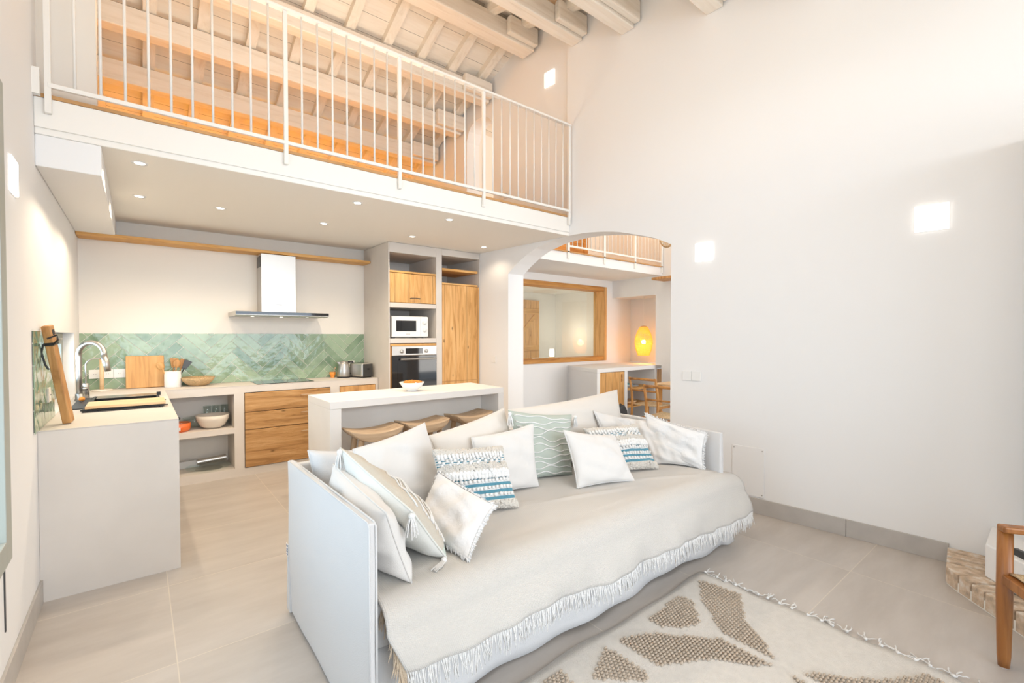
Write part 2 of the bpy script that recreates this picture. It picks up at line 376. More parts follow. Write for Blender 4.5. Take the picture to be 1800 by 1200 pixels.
# left wall with tall window (Y 1.0-2.85, z .51-2.5) and kitchen window (Y 4.15-5.46, z .94-1.475)
lw = MB(); XO = XL - .26
def lwall(y0, y1, z0, z1): lw.box(XO, XL, y0, y1, z0, z1)
def lroof(y0, y1, z0):
    lw.hexa([(XO, y0, z0), (XL, y0, z0), (XL, y1, z0), (XO, y1, z0), (XO, y0, deck_z(y0)), (XL, y0, deck_z(y0)), (XL, y1, deck_z(y1)), (XO, y1, deck_z(y1))])
lroof(Y0, 1.0, 0); lroof(1.0, 2.84, 2.5); lwall(1.0, 2.84, 0, .51); lroof(2.84, 4.15, 0); lroof(4.15, 4.25, 1.475); lroof(4.25, 5.46, 1.475); lwall(4.15, 5.46, 0, .935); lroof(5.46, YE, 0)
struct(lw.build('wall_left', 'plaster'))
# right wall with the big arch and the loft doorway
rw = MB()
def rstrip(y0, y1, a0, a1, b0, b1, off=0):
    x0, x1 = XW(y0) + off, XW(y1) + off; X0, X1 = XW(y0) + TW, XW(y1) + TW
    rw.hexa([(x0, y0, a0), (X0, y0, a0), (X1, y1, a1), (x1, y1, a1), (x0, y0, b0), (X0, y0, b0), (X1, y1, b1), (x1, y1, b1)])
rstrip(Y0, 2.425, 0, 0, deck_z(Y0), deck_z(2.425))
n = 28
for i in range(n):
    a = 2.425 + (4.609 - 2.425) * i / n; b = 2.425 + (4.609 - 2.425) * (i + 1) / n
    rstrip(a, b, arch_z(a), arch_z(b), ZS + .05, ZS + .05)
for a, b in ((2.425, 3.66), ): rstrip(a, b, ZS + .05, ZS + .05, deck_z(a), deck_z(b))
rstrip(4.609, YE, 0, 0, ZT, ZT)
rstrip(3.66, 4.609, ZS + .05, ZS + .05, ZT, ZT)
rstrip(3.66, 4.25, ZT, ZT, deck_z(3.66), deck_z(4.25), .035); rstrip(4.25, 4.93, ZT, ZT, deck_z(4.25), deck_z(4.93), .035)
def door_z(y): t = (y - 4.93) / .56; return 4.16 + .24 * math.sqrt(max(0, 1 - (2 * t - 1) ** 2))
for i in range(12):
    a = 4.93 + .56 * i / 12; b = 4.93 + .56 * (i + 1) / 12
    rstrip(a, b, door_z(a), door_z(b), deck_z(a), deck_z(b), .035)
rstrip(5.49, YE, ZT, ZT, deck_z(5.49), deck_z(YE), .035)
struct(rw.build('wall_right', 'plaster'))
# kitchen back wall (below the loft), and the wall closing the loft
struct(bx(XL, XW(YB), YB, YB + .2, 0, ZS).build('wall_kitchen_back', 'plaster_warm'))
struct(bx(XL, XW(YE) + .1, YE, YE + .2, ZS, 3.7).build('wall_loft_back', 'plaster_warm'))
# loft slab, its fascia ledge and wooden floor finish
sl = MB().prism([(XL, YF), (XW(YF), YF), (XW(YE), YE), (XL, YE)], ZS, ZT - .02)
sl.box(XL, XW(YF), YF - .012, YF, ZS + .035, ZT - .02)
struct(sl.build('ceiling_kitchen', 'ceiling_white', bevel=.006))
struct(MB().prism([(XL, YF - .015), (XW(YF) + .02, YF - .015), (XW(YE) + .02, YE), (XL, YE)], ZT - .02, ZT).build('floor_loft', 'loft_floorwood'))
# boxed beam along the left wall under the slab
struct(bx(XL, -.155, YF + .004, YB, 2.385, ZS).build('trim_1', 'plaster', bevel=.006))
# wing wall on the loft
wl = MB()
wl.hexa([(XL, 3.74, ZT), (-.176, 3.74, ZT), (-.176, 3.86, ZT), (XL, 3.86, ZT), (XL, 3.74, deck_z(3.74)), (-.176, 3.74, deck_z(3.74)), (-.176, 3.86, deck_z(3.86)), (XL, 3.86, deck_z(3.86))])
struct(wl.build('wall_loft_wing', 'plaster_warm'))
# skirting tiles
def skirt(name, pts, h=.125, t=.012):
    mb = MB()
    (x0, y0), (x1, y1) = pts; d = Vector((x1 - x0, y1 - y0, 0)); Ln = d.length; d.normalize(); nn = Vector((-d.y, d.x, 0)) * t
    k = 0; pos = 0
    while pos < Ln - .01:
        e = min(Ln, pos + (.32 if k == 0 else .815)); a = Vector((x0, y0, 0)) + d * (pos + .001); b = Vector((x0, y0, 0)) + d * (e - .001)
        mb.hexa([tuple(a), tuple(b), tuple(b + nn), tuple(a + nn)] + [tuple(q + Vector((0, 0, h))) for q in (a, b, b + nn, a + nn)])
        pos = e; k += 1
    struct(mb.build(name, 'skirting', bevel=.002))
skirt('baseboard_right', ((XW(2.2) - .0, 2.2), (XW(.53), .53)), t=-.012)
skirt('baseboard_left', ((XL, 3.54), (XL, -2.4)), t=.012)
# roof : deck, rafters, ridge slopes
roof = bpy.data.objects.new('ceiling', None); COL.objects.link(roof); struct(roof)
XR = XW(YE) + .2
dk = MB()
YR = 4.25; yf = Y0
def slab(y0, y1, mb, name, m):
    z0, z1 = deck_z(y0), deck_z(y1)
    mb.hexa([(XL - .3, y0, z0), (4.6, y0, z0), (4.6, y1, z1), (XL - .3, y1, z1), (XL - .3, y0, z0 + .05), (4.6, y0, z0 + .05), (4.6, y1, z1 + .05), (XL - .3, y1, z1 + .05)])
    return mb.build(name, m, roof)
slab(YR, YE + .1, MB(), 'roof_deck', 'deck'); slab(Y0, YR, MB(), 'roof_deck', 'deck')
x = -.30
i = 0
while x < 4.1:
    for (a, b) in ((YR, YE), (Y0, YR)):
        z0, z1 = deck_z(a) - .085, deck_z(b) - .085; w2 = .05 + random.uniform(-.004, .004)
        xb = min(x + w2, XW(b if b > 5 else a) + .02)
        MB().hexa([(x - w2, a, z0), (x + w2, a, z0), (x + w2, b, z1), (x - w2, b, z1), (x - w2, a, z0 + .085), (x + w2, a, z0 + .085), (x + w2, b, z1 + .085), (x - w2, b, z1 + .085)]).build('rafter', 'limewash_y', roof)
    x += .42
# roof purlins, one thing each
lab = {4.25: 'thick limewashed ridge beam where the two roof slopes meet', 5.03: 'limewashed roof beam just behind the ridge beam over the loft', 5.62: 'limewashed roof beam crossing the middle of the loft', 6.23: 'limewashed roof beam above the amber-lit eaves of the loft', 7.35: 'low roof beam deep inside the amber-lit eaves of the loft',
       3.52: 'white roof beam directly in front of the ridge beam', 2.89: 'white roof beam ending above the tall white wall, second in front of the ridge', 2.04: 'white roof beam end poking into the top edge, nearest the camera', 1.2: 'white roof beam above the sofa, out of the top edge', .3: 'white roof beam above the camera'}
for yb, lb in lab.items():
    zb = purlin_bottom(yb); h = .205; wd = .075 if yb != 4.25 else .10
    t = thing('roof_beam', lb, 'beam', (0, yb, zb), 0, None)
    MB().box(XL, XW(yb) - .004, -wd, wd, 0, h).build('beam', 'limewash', t, bevel=.01)
    l2 = .42 if yb != 2.89 else .55
    MB().box(XW(yb) - l2, XW(yb) - .005, -wd - .075, -wd - .001, .03, h + .02).build('end_block', 'limewash', t, bevel=.014)

# ------------------------------------------------------------------ loft railing
rail = thing('railing', 'white metal balustrade along the loft edge', 'railing', (0, YF - .035, ZT))
RX1 = XW(YF) - .02
posts = [-.37, .835, 1.705, 2.56, RX1 - .012]
MB().box(posts[0], RX1, -.022, .022, .965, .985).build('top_rail', 'paint_white', rail, bevel=.003)
MB().box(posts[0], RX1, -.012, .012, .03, .055).build('bottom_rail', 'paint_white', rail, bevel=.003)
for p in posts: MB().box(p - .014, p + .014, -.010, .018, -.11, .966).build('post', 'paint_white', rail, bevel=.003)
for a, b, nb in ((0, 1, 10), (1, 2, 7), (2, 3, 7), (3, 4, 10)):
    for k in range(nb):
        xx = posts[a] + (posts[b] - posts[a]) * (k + 1) / (nb + 1)
        MB().tube([(xx, 0, .05), (xx, 0, .968)], .0075, 8).build('baluster', 'paint_white', rail, smooth=True)
MB().box(XL, XL + .03, -.02, .02, -.02, .12).build('wall_bracket', 'paint_white', rail)

# wall lamps: glowing plaster boxes
def sconce(name, label, c, nrm_x, w_, h_, group=None):
    t = thing(name, label, 'wall lamp', c, math.atan(.0887) if nrm_x < 0 else 0)
    d = .012 * nrm_x
    MB().box(0, d, -w_ / 2, w_ / 2, -h_ / 2, h_ / 2).build('shade', 'lamp_white', t, bevel=.003)
    MB().box(0, d * .2, -w_ / 2 - .004, w_ / 2 + .004, -h_ / 2 - .004, h_ / 2 + .004).build('back_plate', 'white_plastic', t)
sconce('wall_lamp', 'small square glowing wall lamp high on the loft wall near the ridge', (XW(3.95) + .034, 3.95, 4.43), -1, .15, .17)
sconce('wall_lamp', 'square glowing wall lamp just right of the big arch', (XW(2.12), 2.12, 2.185), -1, .15, .16)
sconce('wall_lamp', 'large square glowing wall lamp at the far right of the white wall', (XW(.64), .64, 2.215), -1, .165, .165)
sconce('wall_lamp', 'narrow glowing wall lamp on the left wall beside the window frame', (XL, 3.01, 2.16), 1, .145, .155)

# downlights
lk = [((.02, 3.84), 'front left, nearest the boxed beam'), ((1.44, 3.84), 'front row, above the sofa side of the bar'), ((2.33, 3.84), 'front row, nearest the right wall'),
      ((.02, 4.75), 'back row, furthest left'), ((.57, 4.75), 'back row, above the open shelves'), ((1.44, 4.75), 'back row, above the hob'), ((2.40, 4.75), 'back row, in front of the oven column'), ((3.38, 4.75), 'back row, in the right corner by the tall wooden door')]
for (lx, ly), s_ in lk:
    t = thing('downlight', 'round recessed ceiling spot, ' + s_, 'ceiling light', (lx, ly, ZS), 0, 'spots in the kitchen ceiling')
    MB().lathe([(.028, -.001), (.041, -.006), (.045, -.001), (.045, 0), (.028, 0)], 24).build('rim', 'white_plastic', t, smooth=True)
    MB().lathe([(.001, -.003), (.027, -.003), (.027, 0)], 20).build('lens', 'led', t)

# ------------------------------------------------------------------ windows on the left wall
def frame_win(name, y0, y1, z0, z1, x, fw, gname='glass', depth=.06):
    t = bpy.data.objects.new(name, None); COL.objects.link(t); struct(t); t.location = (x, 0, 0)
    MB().box(0, depth, y0, y0 + fw, z0, z1).build('frame_stile', 'window_frame', t, bevel=.003)
    MB().box(0, depth, y1 - fw, y1, z0, z1).build('frame_stile', 'window_frame', t, bevel=.003)
    MB().box(0, depth, y0 + fw, y1 - fw, z0, z0 + fw).build('frame_rail', 'window_frame', t, bevel=.003)
    MB().box(0, depth, y0 + fw, y1 - fw, z1 - fw, z1).build('frame_rail', 'window_frame', t, bevel=.003)
    MB().box(.022, .03, y0 + fw - .005, y1 - fw + .005, z0 + fw - .005, z1 - fw + .005).build('pane', 'glass', t)
    return t
w1 = frame_win('window_1', 1.0, 2.838, .512, 2.498, XL - .055, .10)
w2 = frame_win('window_2', 4.15, 5.46, 1.0, 1.47, XL - .13, .085)
MB().box(-.03, .03, 4.15, 5.46, .936, 1.0).build('window_sill', 'window_frame', w2)
hd = MB().box(.06, .075, 4.75, 4.79, 1.405, 1.445).tube([(.075, 4.77, 1.425), (.10, 4.77, 1.425), (.105, 4.79, 1.425), (.105, 4.90, 1.425)], .009, 8)
hd.build('handle', 'steel', w2)

# ------------------------------------------------------------------ kitchen: backsplash
W_, L_ = .083, .347
def clip(poly, f):
    out = []
    for i in range(len(poly)):
        a, b = poly[i], poly[(i + 1) % len(poly)]; fa, fb = f(a), f(b)
        if fa >= 0: out.append(a)
        if (fa >= 0) != (fb >= 0):
            t = fa / (fa - fb); out.append((a[0] + (b[0] - a[0]) * t, a[1] + (b[1] - a[1]) * t))
    return out
def backsplash(u0, u1, v0, v1, place, name, label, ou=0, ov=0):
    """herringbone of glazed bars in the (u, v) rectangle; place(u, v, d) gives the 3-D point"""
    mb = MB(); tones = []
    g = .0022; c, s = math.cos(PI / 4), math.sin(PI / 4)
    for i in range(-30, 60):
        for j in range(-12, 14):
            ox, oy = i * W_ - j * L_, i * W_ + j * L_
            for (a, b, p, q) in ((0, L_, 0, W_), (0, W_, W_, W_ + L_)):
                poly = [(a + g, p + g), (b - g, p + g), (b - g, q - g), (a + g, q - g)]
                poly = [((x + ox) * c - (y + oy) * s + ou, (x + ox) * s + (y + oy) * c + ov) for x, y in poly]
                if max(x for x, y in poly) < u0 or min(x for x, y in poly) > u1 or max(y for x, y in poly) < v0 or min(y for x, y in poly) > v1: continue
                for f in (lambda t: t[0] - u0, lambda t: u1 - t[0], lambda t: t[1] - v0, lambda t: v1 - t[1]):
                    if poly: poly = clip(poly, f)
                if len(poly) < 3: continue
                ar = abs(sum(poly[k][0] * poly[(k + 1) % len(poly)][1] - poly[(k + 1) % len(poly)][0] * poly[k][1] for k in range(len(poly)))) / 2
                if ar < 2e-5: continue
                n0 = len(mb.f); m = len(poly)
                tx, ty = random.uniform(-.006, .006), random.uniform(-.006, .006); cx = sum(x for x, y in poly) / m; cy = sum(y for x, y in poly) / m
                mb.add([place(x, y, .002) for x, y in poly] + [place(x, y, .008 + tx * (x - cx) * 3 + ty * (y - cy) * 3) for x, y in poly], [tuple(range(m, 2 * m))] + [(k, (k + 1) % m, m + (k + 1) % m, m + k) for k in range(m)])
                tn = random.random(); tones += [tn] * (len(mb.f) - n0)
    t = thing(name, label, 'tiles', (0, 0, 0))
    o = mb.build('tiles', 'glazed_tile', t)
    at = o.data.attributes.new('tone', 'FLOAT', 'FACE'); at.data.foreach_set('value', tones)
    g_ = [place(u0, v0, .001), place(u1, v0, .001), place(u1, v1, .001), place(u0, v1, .001)]; g2 = [place(u0, v0, .0045), place(u1, v0, .0045), place(u1, v1, .0045), place(u0, v1, .0045)]
    MB().hexa(g_ + g2).build('grout', 'grout', t)
    return t
backsplash(XL, 2.29, .938, 1.472, lambda u, v, d: (u, YB - d, v), 'backsplash', 'sage green herringbone tiles on the kitchen back wall', ou=.12, ov=.03)
backsplash(3.42, 4.14, .938, 1.475, lambda u, v, d: (XL + d, u, v), 'backsplash', 'glossy green tile strip on the left wall behind the leaning oak board', ou=3.3)

# ------------------------------------------------------------------ counters
ZC = .935
ct = thing('worktop', 'pale microcement worktop running round the kitchen corner', 'worktop')
wt = MB()
th = .004
def top_box(x0, x1, y0, y1): wt.box(x0, x1, y0, y1, ZC - th, ZC)
SX0, SX1, SY0, SY1 = -.30, .135, 4.18, 5.22
top_box(XL + .001, SX0, 3.54, YB - .001); top_box(SX1, .19, 3.54, YB - .001); top_box(SX0, SX1, 3.54, SY0); top_box(SX0, SX1, SY1, YB - .001)
top_box(.19, 2.29, 5.46, YB - .001)
wt.build('slab', 'microcement', ct)
lb_ = thing('counter_base', 'smooth pale microcement end panel of the counter at the left wall', 'counter')
MB().box(XL + .001, .19, 3.54, 3.64, 0, ZC - th - .001).build('end_panel', 'microcement', lb_)
MB().box(.12, .19, 3.641, 5.46, 0, ZC - th - .001).build('side_panel', 'microcement', lb_)
TB = .082
bb = thing('counter_base', 'microcement counter base with open shelves under the hob wall', 'counter')
b_ = MB(); y0, y1 = 5.462, YB - .002
b_.box(.191, .20, y0, y1, 0, ZC - th - .001); b_.box(.20, .755, y0, y1, 0, .085); b_.box(.755, .845, y0, y1, 0, ZC - th - .001); b_.box(.845, 1.715, y0, y1, 0, .078)
b_.box(1.715, 1.82, y0, y1, 0, ZC - th - .001); b_.box(2.255, 2.29, y0, y1, 0, ZC - th - .001); b_.box(1.82, 2.255, y0, y1, 0, .078)
b_.box(.20, .755, y0, y1, .852, ZC - th - .001); b_.box(.845, 1.715, y0, y1, .862, ZC - th - .001); b_.box(1.82, 2.255, y0, y1, .862, ZC - th - .001)
b_.build('carcass', 'microcement', bb)
MB().box(.20, .755, y0, y1, .45, .507).build('shelf', 'microcement', bb)
def handle(parent, x, z, y, w_=.11, m='dark_metal'):
    MB().tube([(x - w_ / 2, y, z - .004), (x - w_ / 2, y - .022, z), (x, y - .025, z + .002), (x + w_ / 2, y - .022, z), (x + w_ / 2, y, z - .004)], .005, 6).build('handle', m, parent, smooth=True)
for (z0, z1, hz) in ((.659, .855, .80), (.475, .653, .61), (.084, .469, .40)):
    d = MB().box(.85, 1.71, 5.448, 5.47, z0, z1).build('drawer', 'old_wood', bb, bevel=.004); handle(d, 1.45, hz, 5.448, m='stool_wood')
for (x0, x1) in ((1.825, 2.25),):
    d = MB().box(x0, x1, 5.45, 5.47, .66, .855).build('drawer', 'board_wood', bb, bevel=.004); MB().box(x0, x1, 5.45, 5.47, .084, .655).build('door', 'board_wood', bb, bevel=.004)
# sink
sk = thing('sink', 'dark composite sink set into the pale worktop under the window', 'sink', (0, 0, ZC))
s_ = MB(); x0, x1, y0, y1 = SX0 + .002, SX1 - .002, SY0 + .002, SY1 - .002
s_.box(x0, x0 + .02, y0, y1, -.2, .006); s_.box(x1 - .02, x1, y0, y1, -.2, .006); s_.box(x0 + .02, x1 - .02, y0, y0 + .02, -.2, .006); s_.box(x0 + .02, x1 - .02, y1 - .02, y1, -.2, .006); s_.box(x0, x1, y0, y1, -.215, -.2)
s_.build('basin', 'sink_dark', sk, bevel=.004)
MB().lathe([(.001, .003), (.04, .003), (.045, 0)], 20, (-.08, 4.85, -.199)).build('drain', 'steel', sk)
MB().box(-.38, SX0 + .004, 4.40, 5.12, .0005, .007).build('tap_ledge', 'sink_dark', sk, bevel=.002)
rs = MB()
for yy in (4.22, 4.56): rs.box(x0 - .01, x1 + .03, yy - .008, yy + .008, .008, .016)
for xx in (x0 + .01, x1 - .004): rs.box(xx - .012, xx + .012, 4.20, 4.60, .006, .018)
rs.build('rail', 'black', sk)
MB().box(x1 - .015, x1 + .012, 5.02, 5.06, .006, .03).build('clip', 'black', sk)
sb = MB().box(-.285, .15, 4.20, 4.50, ZC + .0205, ZC + .040).build('chopping_board', 'beech', bevel=.004)
tag(sb, 'pale wooden board laid across the front of the dark sink', 'chopping board')
st = MB().box(-.27, .12, 4.98, 5.17, ZC + .0075, ZC + .011).build('drainer_tray', 'steel', bevel=.002)
tag(st, 'steel drainer tray across the back of the sink', 'tray')
# tap
tp = thing('mixer_tap', 'tall brushed steel gooseneck tap behind the sink', 'tap', (-.366, 4.97, ZC + .007))
MB().lathe([(.03, 0), (.03, .006), (.026, .012), (.026, .05), (.024, .052)], 24).build('base', 'steel', tp, smooth=True)
ang = [PI - PI * k / 14 * 1.02 for k in range(15)]
pts = [(0, 0, .05), (0, 0, .2), (0, 0, .345)] + [(.078 + .078 * math.cos(a), -.01 * k, .36 + .095 * math.sin(a)) for k, a in enumerate(ang)]
MB().tube(pts, .019, 14).build('neck', 'steel', tp, smooth=True)
e = Vector(pts[-1]); MB().tube([e, e + Vector((.010, -.02, -.05)), e + Vector((.022, -.04, -.12))], [.021, .023, .02], 14).build('spray_head', 'steel', tp, smooth=True)
MB().tube([(.016, .0, .09), (.05, .0, .09)], .014, 12).build('lever_hub', 'steel', tp, smooth=True)
t2 = thing('filter_tap', 'slim secondary steel tap right behind the gooseneck tap', 'tap', (-.34, 5.16, ZC))
MB().lathe([(.022, 0), (.022, .12), (.018, .125)], 20).build('body', 'steel', t2, smooth=True)
MB().tube([(0, 0, .12), (0, 0, .27)] + [(.06 - .06 * math.cos(a), 0, .27 + .055 * math.sin(a)) for a in [PI / 2 * k / 6 for k in range(7)]] + [(.10, 0, .327), (.13, 0, .325)], .006, 8).build('spout', 'steel', t2, smooth=True)
sg = MB().ball((-.345, 4.86, ZC + .027), .02, 10, 6, (1, 1.6, .9)).build('sponge', 'orange_fruit', smooth=True); tag(sg, 'small orange sponge at the foot of the gooseneck tap', 'sponge')
# leaning oak board with strap
lb2 = thing('oak_board', 'thick oak board with a black strap leaning on the left wall', 'board', (-.325, 3.75, ZC))
lb2.rotation_euler = (0, 0, 0)
mb = MB().box(-.020, .020, -.030, .032, .0, .575)
for i in range(len(mb.v)):
    x_, y_, z_ = mb.v[i]
    if z_ > .4: mb.v[i] = (x_ * .98, y_ * .95, z_)
R_ = Matrix.Rotation(math.radians(-7.5), 4, 'Y') @ Matrix.Rotation(math.radians(8), 4, 'X') @ Matrix.Rotation(math.radians(-12), 4, 'Z')
R_ = Matrix.Translation((0, 0, .008)) @ R_
mb.xf(R_).build('board', 'oak', lb2, bevel=.005)
MB().box(-.023, .023, -.034, .036, .463, .480).xf(R_).build('strap', 'black', lb2, bevel=.002)
MB().tube([(-.02, -.036, .475), (-.035, -.04, .43), (-.03, -.04, .36), (-.02, -.04, .33)], .005, 6).xf(R_).build('strap_tail', 'black', lb2)
MB().tube([(.02, -.03, .47), (.045, -.04, .495), (.04, -.02, .52), (.0, -.036, .505)], .005, 6).xf(R_).build('strap_loop', 'black', lb2)
MB().box(.0195, .0205, -.01, .02, .52, .55).xf(R_).build('slot', 'black', lb2)
# board against back wall
bd = MB().box(-.15, .15, -.012, .012, 0, .315).build('serving_board', 'board_wood', bevel=.006, loc=(.05, 5.835, ZC + .003), rot=(math.radians(-8), 0, 0)); tag(bd, 'rectangular wooden board leaning on the green tiles beside the utensil pot', 'chopping board')
# paper towel holder
ph = thing('towel_holder', 'round marble-based wooden kitchen roll holder in the tiled corner', 'holder', (-.27, 5.77, ZC))
MB().lathe([(.001, 0), (.075, 0), (.078, .006), (.075, .014), (.001, .016)], 28).build('base', 'cream_ceramic', ph, smooth=True)
MB().tube([(0, 0, .014), (0, 0, .29)], .0165, 14).build('rod', 'beech', ph, smooth=True)
MB().lathe([(.0165, .29), (.0165, .30), (.009, .315), (.001, .318)], 14).build('knob', 'beech', ph, smooth=True)
# utensil pot
up = thing('utensil_pot', 'white cylindrical pot between the board and the wicker bowl', 'pot', (.265, 5.76, ZC))
MB().lathe([(.001, 0), (.068, 0), (.071, .004), (.071, .162), (.064, .162), (.064, .01), (.001, .01)], 32).build('pot', 'ceramic', up, smooth=True)
ut = [(-.035, -.02, -24, 'wooden ladle leaning left out of the white pot', 'spoon', 'board_wood'), (0, .01, 3, 'broad dark wooden spatula standing upright in the white pot', 'spatula', 'oak'), (.03, .01, 20, 'wooden spatula leaning right out of the white pot', 'spatula', 'oak'), (.01, -.03, 8, 'dark wooden spoon at the front of the white pot', 'spoon', 'oak'), (.045, -.01, 26, 'black-handled slotted spatula at the right rim of the white pot', 'spatula', 'black')]
for dx, dy, an, lb, cat, mm in ut:
    t = thing('wooden_' + cat if mm != 'black' else 'slotted_spatula', lb, cat, (.265 + dx * .25, 5.76 + dy, ZC + .015)); t.rotation_euler = (0, math.radians(an), 0)
    MB().tube([(0, 0, 0), (0, 0, .19)], .006, 8).build('stem', mm, t, smooth=True)
    if cat == 'spoon': MB().ball((0, 0, .222), .034, 12, 8, (1, .35, 1.25)).build('bowl', mm if mm != 'black' else 'dark_metal', t, smooth=True)
    else: MB().hexa([(-.018, -.003, .18), (.018, -.003, .18), (.018, .003, .18), (-.018, .003, .18), (-.036, -.003, .275), (.036, -.003, .275), (.036, .003, .275), (-.036, .003, .275)]).build('blade', mm if mm != 'black' else 'dark_metal', t, bevel=.002)
# wicker bowl
wb = MB().lathe([(.001, 0), (.065, 0), (.10, .02), (.135, .055), (.150, .09), (.143, .09), (.12, .05), (.06, .014), (.001, .012)], 36).build('wicker_bowl', 'wicker', smooth=True, loc=(.475, 5.755, ZC)); tag(wb, 'round woven wicker bowl on the worktop before the green tiles', 'bowl')
# hob
hb = MB().box(.97, 1.545, 5.48, 5.88, ZC + .0005, ZC + .006).build('hob', 'black_glass', bevel=.002); tag(hb, 'flat black glass hob below the extractor hood', 'hob')
# small wooden mortar and stick
mt = thing('mortar', 'small turned orange wood mortar left of the kettle', 'mortar', (1.86, 5.83, ZC))
MB().lathe([(.001, 0), (.024, 0), (.026, .008), (.02, .014), (.034, .035), (.036, .068), (.030, .068), (.027, .03), (.001, .02)], 24).build('cup', 'orange_fruit', mt, smooth=True)
MB().tube([(0, 0, .03), (.02, .0, .09), (.035, 0, .125)], [.005, .004, .009], 8).build('pestle', 'stool_wood', mt, smooth=True)
# kettle
kt = thing('kettle', 'brushed steel kettle with black handle beside the toaster', 'kettle', (1.965, 5.74, ZC))
MB().lathe([(.078, 0), (.078, .014), (.070, .016)], 28).build('base', 'black', kt)
MB().lathe([(.074, .015), (.076, .02), (.072, .09), (.060, .17), (.056, .185)], 32).build('body', 'steel', kt, smooth=True)
MB().lathe([(.056, .185), (.05, .198), (.02, .204), (.012, .21), (.001, .212)], 24).build('lid', 'steel', kt, smooth=True)
MB().prism([(-.05, .15), (-.085, .195), (-.05, .195)], -.018, .018, axis=1).build('spout', 'steel', kt)
MB().tube([(.05, -.01, .19), (.095, -.02, .195), (.12, -.025, .16), (.115, -.025, .09), (.075, -.015, .045)], [.011, .013, .014, .013, .009], 10).build('handle', 'black', kt, smooth=True)
# toaster
tr = thing('toaster', 'black and steel two slot toaster next to the kettle', 'toaster', (2.15, 5.66, ZC), math.radians(20))
MB().box(-.08, .08, -.12, .12, .012, .18).build('shell', 'steel_brushed', tr, bevel=.02, seg=4)
MB().box(-.075, .075, -.132, -.118, .015, .170).build('end_panel', 'dark_metal', tr, bevel=.01)
MB().box(-.082, -.079, -.10, .10, .03, .16).build('side_panel', 'steel', tr)
sl_ = MB(); sl_.box(-.045, -.02, -.09, .09, .179, .182); sl_.box(.02, .045, -.09, .09, .179, .182); sl_.build('slots', 'black', tr)
MB().box(-.01, .01, -.155, -.132, .10, .115).build('lever', 'black', tr)
MB().box(-.07, .07, -.11, .11, 0, .012).build('foot', 'black', tr)
# power outlets
def outlet(name, label, loc, w_, h_, axis, n=1, rz=0, m='socket'):
    t = thing(name, label, 'socket' if 'outlet' in name else 'switch', loc, rz)
    for k in range(n):
        o_ = (k - (n - 1) / 2) * w_
        if axis == 'y': MB().box(o_ - w_ / 2 + .001, o_ + w_ / 2 - .001, -.009, 0, -h_ / 2, h_ / 2).build('plate', m, t, bevel=.002)
        else: MB().box(-.009 * axis, 0, o_ - w_ / 2 + .001, o_ + w_ / 2 - .001, -h_ / 2, h_ / 2).build('plate', m, t, bevel=.002)
        if 'outlet' in name:
            q = MB().lathe([(.001, 0), (.020, 0), (.020, -.002), (.024, -.002), (.024, .002), (.001, .002)], 20)
            q.xf(Matrix.Rotation(PI / 2, 4, 'X')) if axis == 'y' else q.xf(Matrix.Rotation(PI / 2, 4, 'Y'))
            for i in range(len(q.v)):
                a, b, c = q.v[i]; q.v[i] = (a + o_, b - .009, c) if axis == 'y' else (a - .009 * axis, b + o_, c)
            q.build('socket_face', 'white_plastic', t)
            hs = MB()
            for d_ in (-.008, .008):
                if axis == 'y': hs.box(o_ + d_ - .002, o_ + d_ + .002, -.0135, -.011, -.002, .002)
                else: hs.box(-.0135 * axis, -.011 * axis, o_ + d_ - .002, o_ + d_ + .002, -.002, .002)
            hs.build('pin_holes', 'black', t)
    return t
outlet('power_outlet', 'wide white socket strip on the green tiles behind the tap', (-.235, YB - .009, 1.085), .09, .085, 'y', 3, m='white_plastic')
outlet('power_outlet', 'white socket plate on the green tiles behind kettle and toaster', (2.12, YB - .009, 1.09), .085, .085, 'y', 1)
outlet('power_outlet', 'cream double socket plate on the glossy tiles behind the oak board', (XL + .009, 3.86, 1.10), .085, .085, -1, 1)

# hood
hd = thing('extractor_hood', 'steel chimney hood with a dark glass front above the hob', 'extractor hood', (0, 0, 0))
MB().box(1.055, 1.412, 5.69, YB - .001, 1.705, 2.355).build('chimney', 'hood_steel', hd, bevel=.003)
MB().box(1.0545, 1.4125, 5.6895, YB - .002, 2.12, 2.122).build('seam', 'steel', hd)
MB().box(1.05, 1.054, 5.71, 5.88, 2.21, 2.33).build('vent_grille', 'dark_metal', hd)
MB().prism([(5.43, 1.665), (5.43, 1.703), (5.50, 1.705), (YB - .001, 1.705), (YB - .001, 1.66), (5.50, 1.655)], .772, 1.695, axis=0).build('canopy', 'hood_steel', hd, bevel=.002)
MB().box(.774, 1.693, 5.424, 5.430, 1.672, 1.702).build('glass_strip', 'black_glass', hd)
lg = MB()
for k in range(8): lg.box(1.205 + k * .0075, 1.205 + k * .0075 + .005, 5.688, 5.690, 1.792, 1.799)
lg.build('lettering', 'dark_metal', hd)
for xx in (.95, 1.23, 1.50): MB().lathe([(.001, -.002), (.018, -.002), (.02, 0)], 16, (xx, 5.58, 1.6575)).build('hood_lamp', 'led', hd)
# shelf plank
sp_ = MB(); sp_.box(XL + .002, 2.293, 5.68, YB - .001, 2.36, 2.392)
sp_ = sp_.build('shelf_plank', 'pine_x', bevel=.005); tag(sp_, 'long rustic wooden plank shelf along the kitchen back wall', 'shelf')

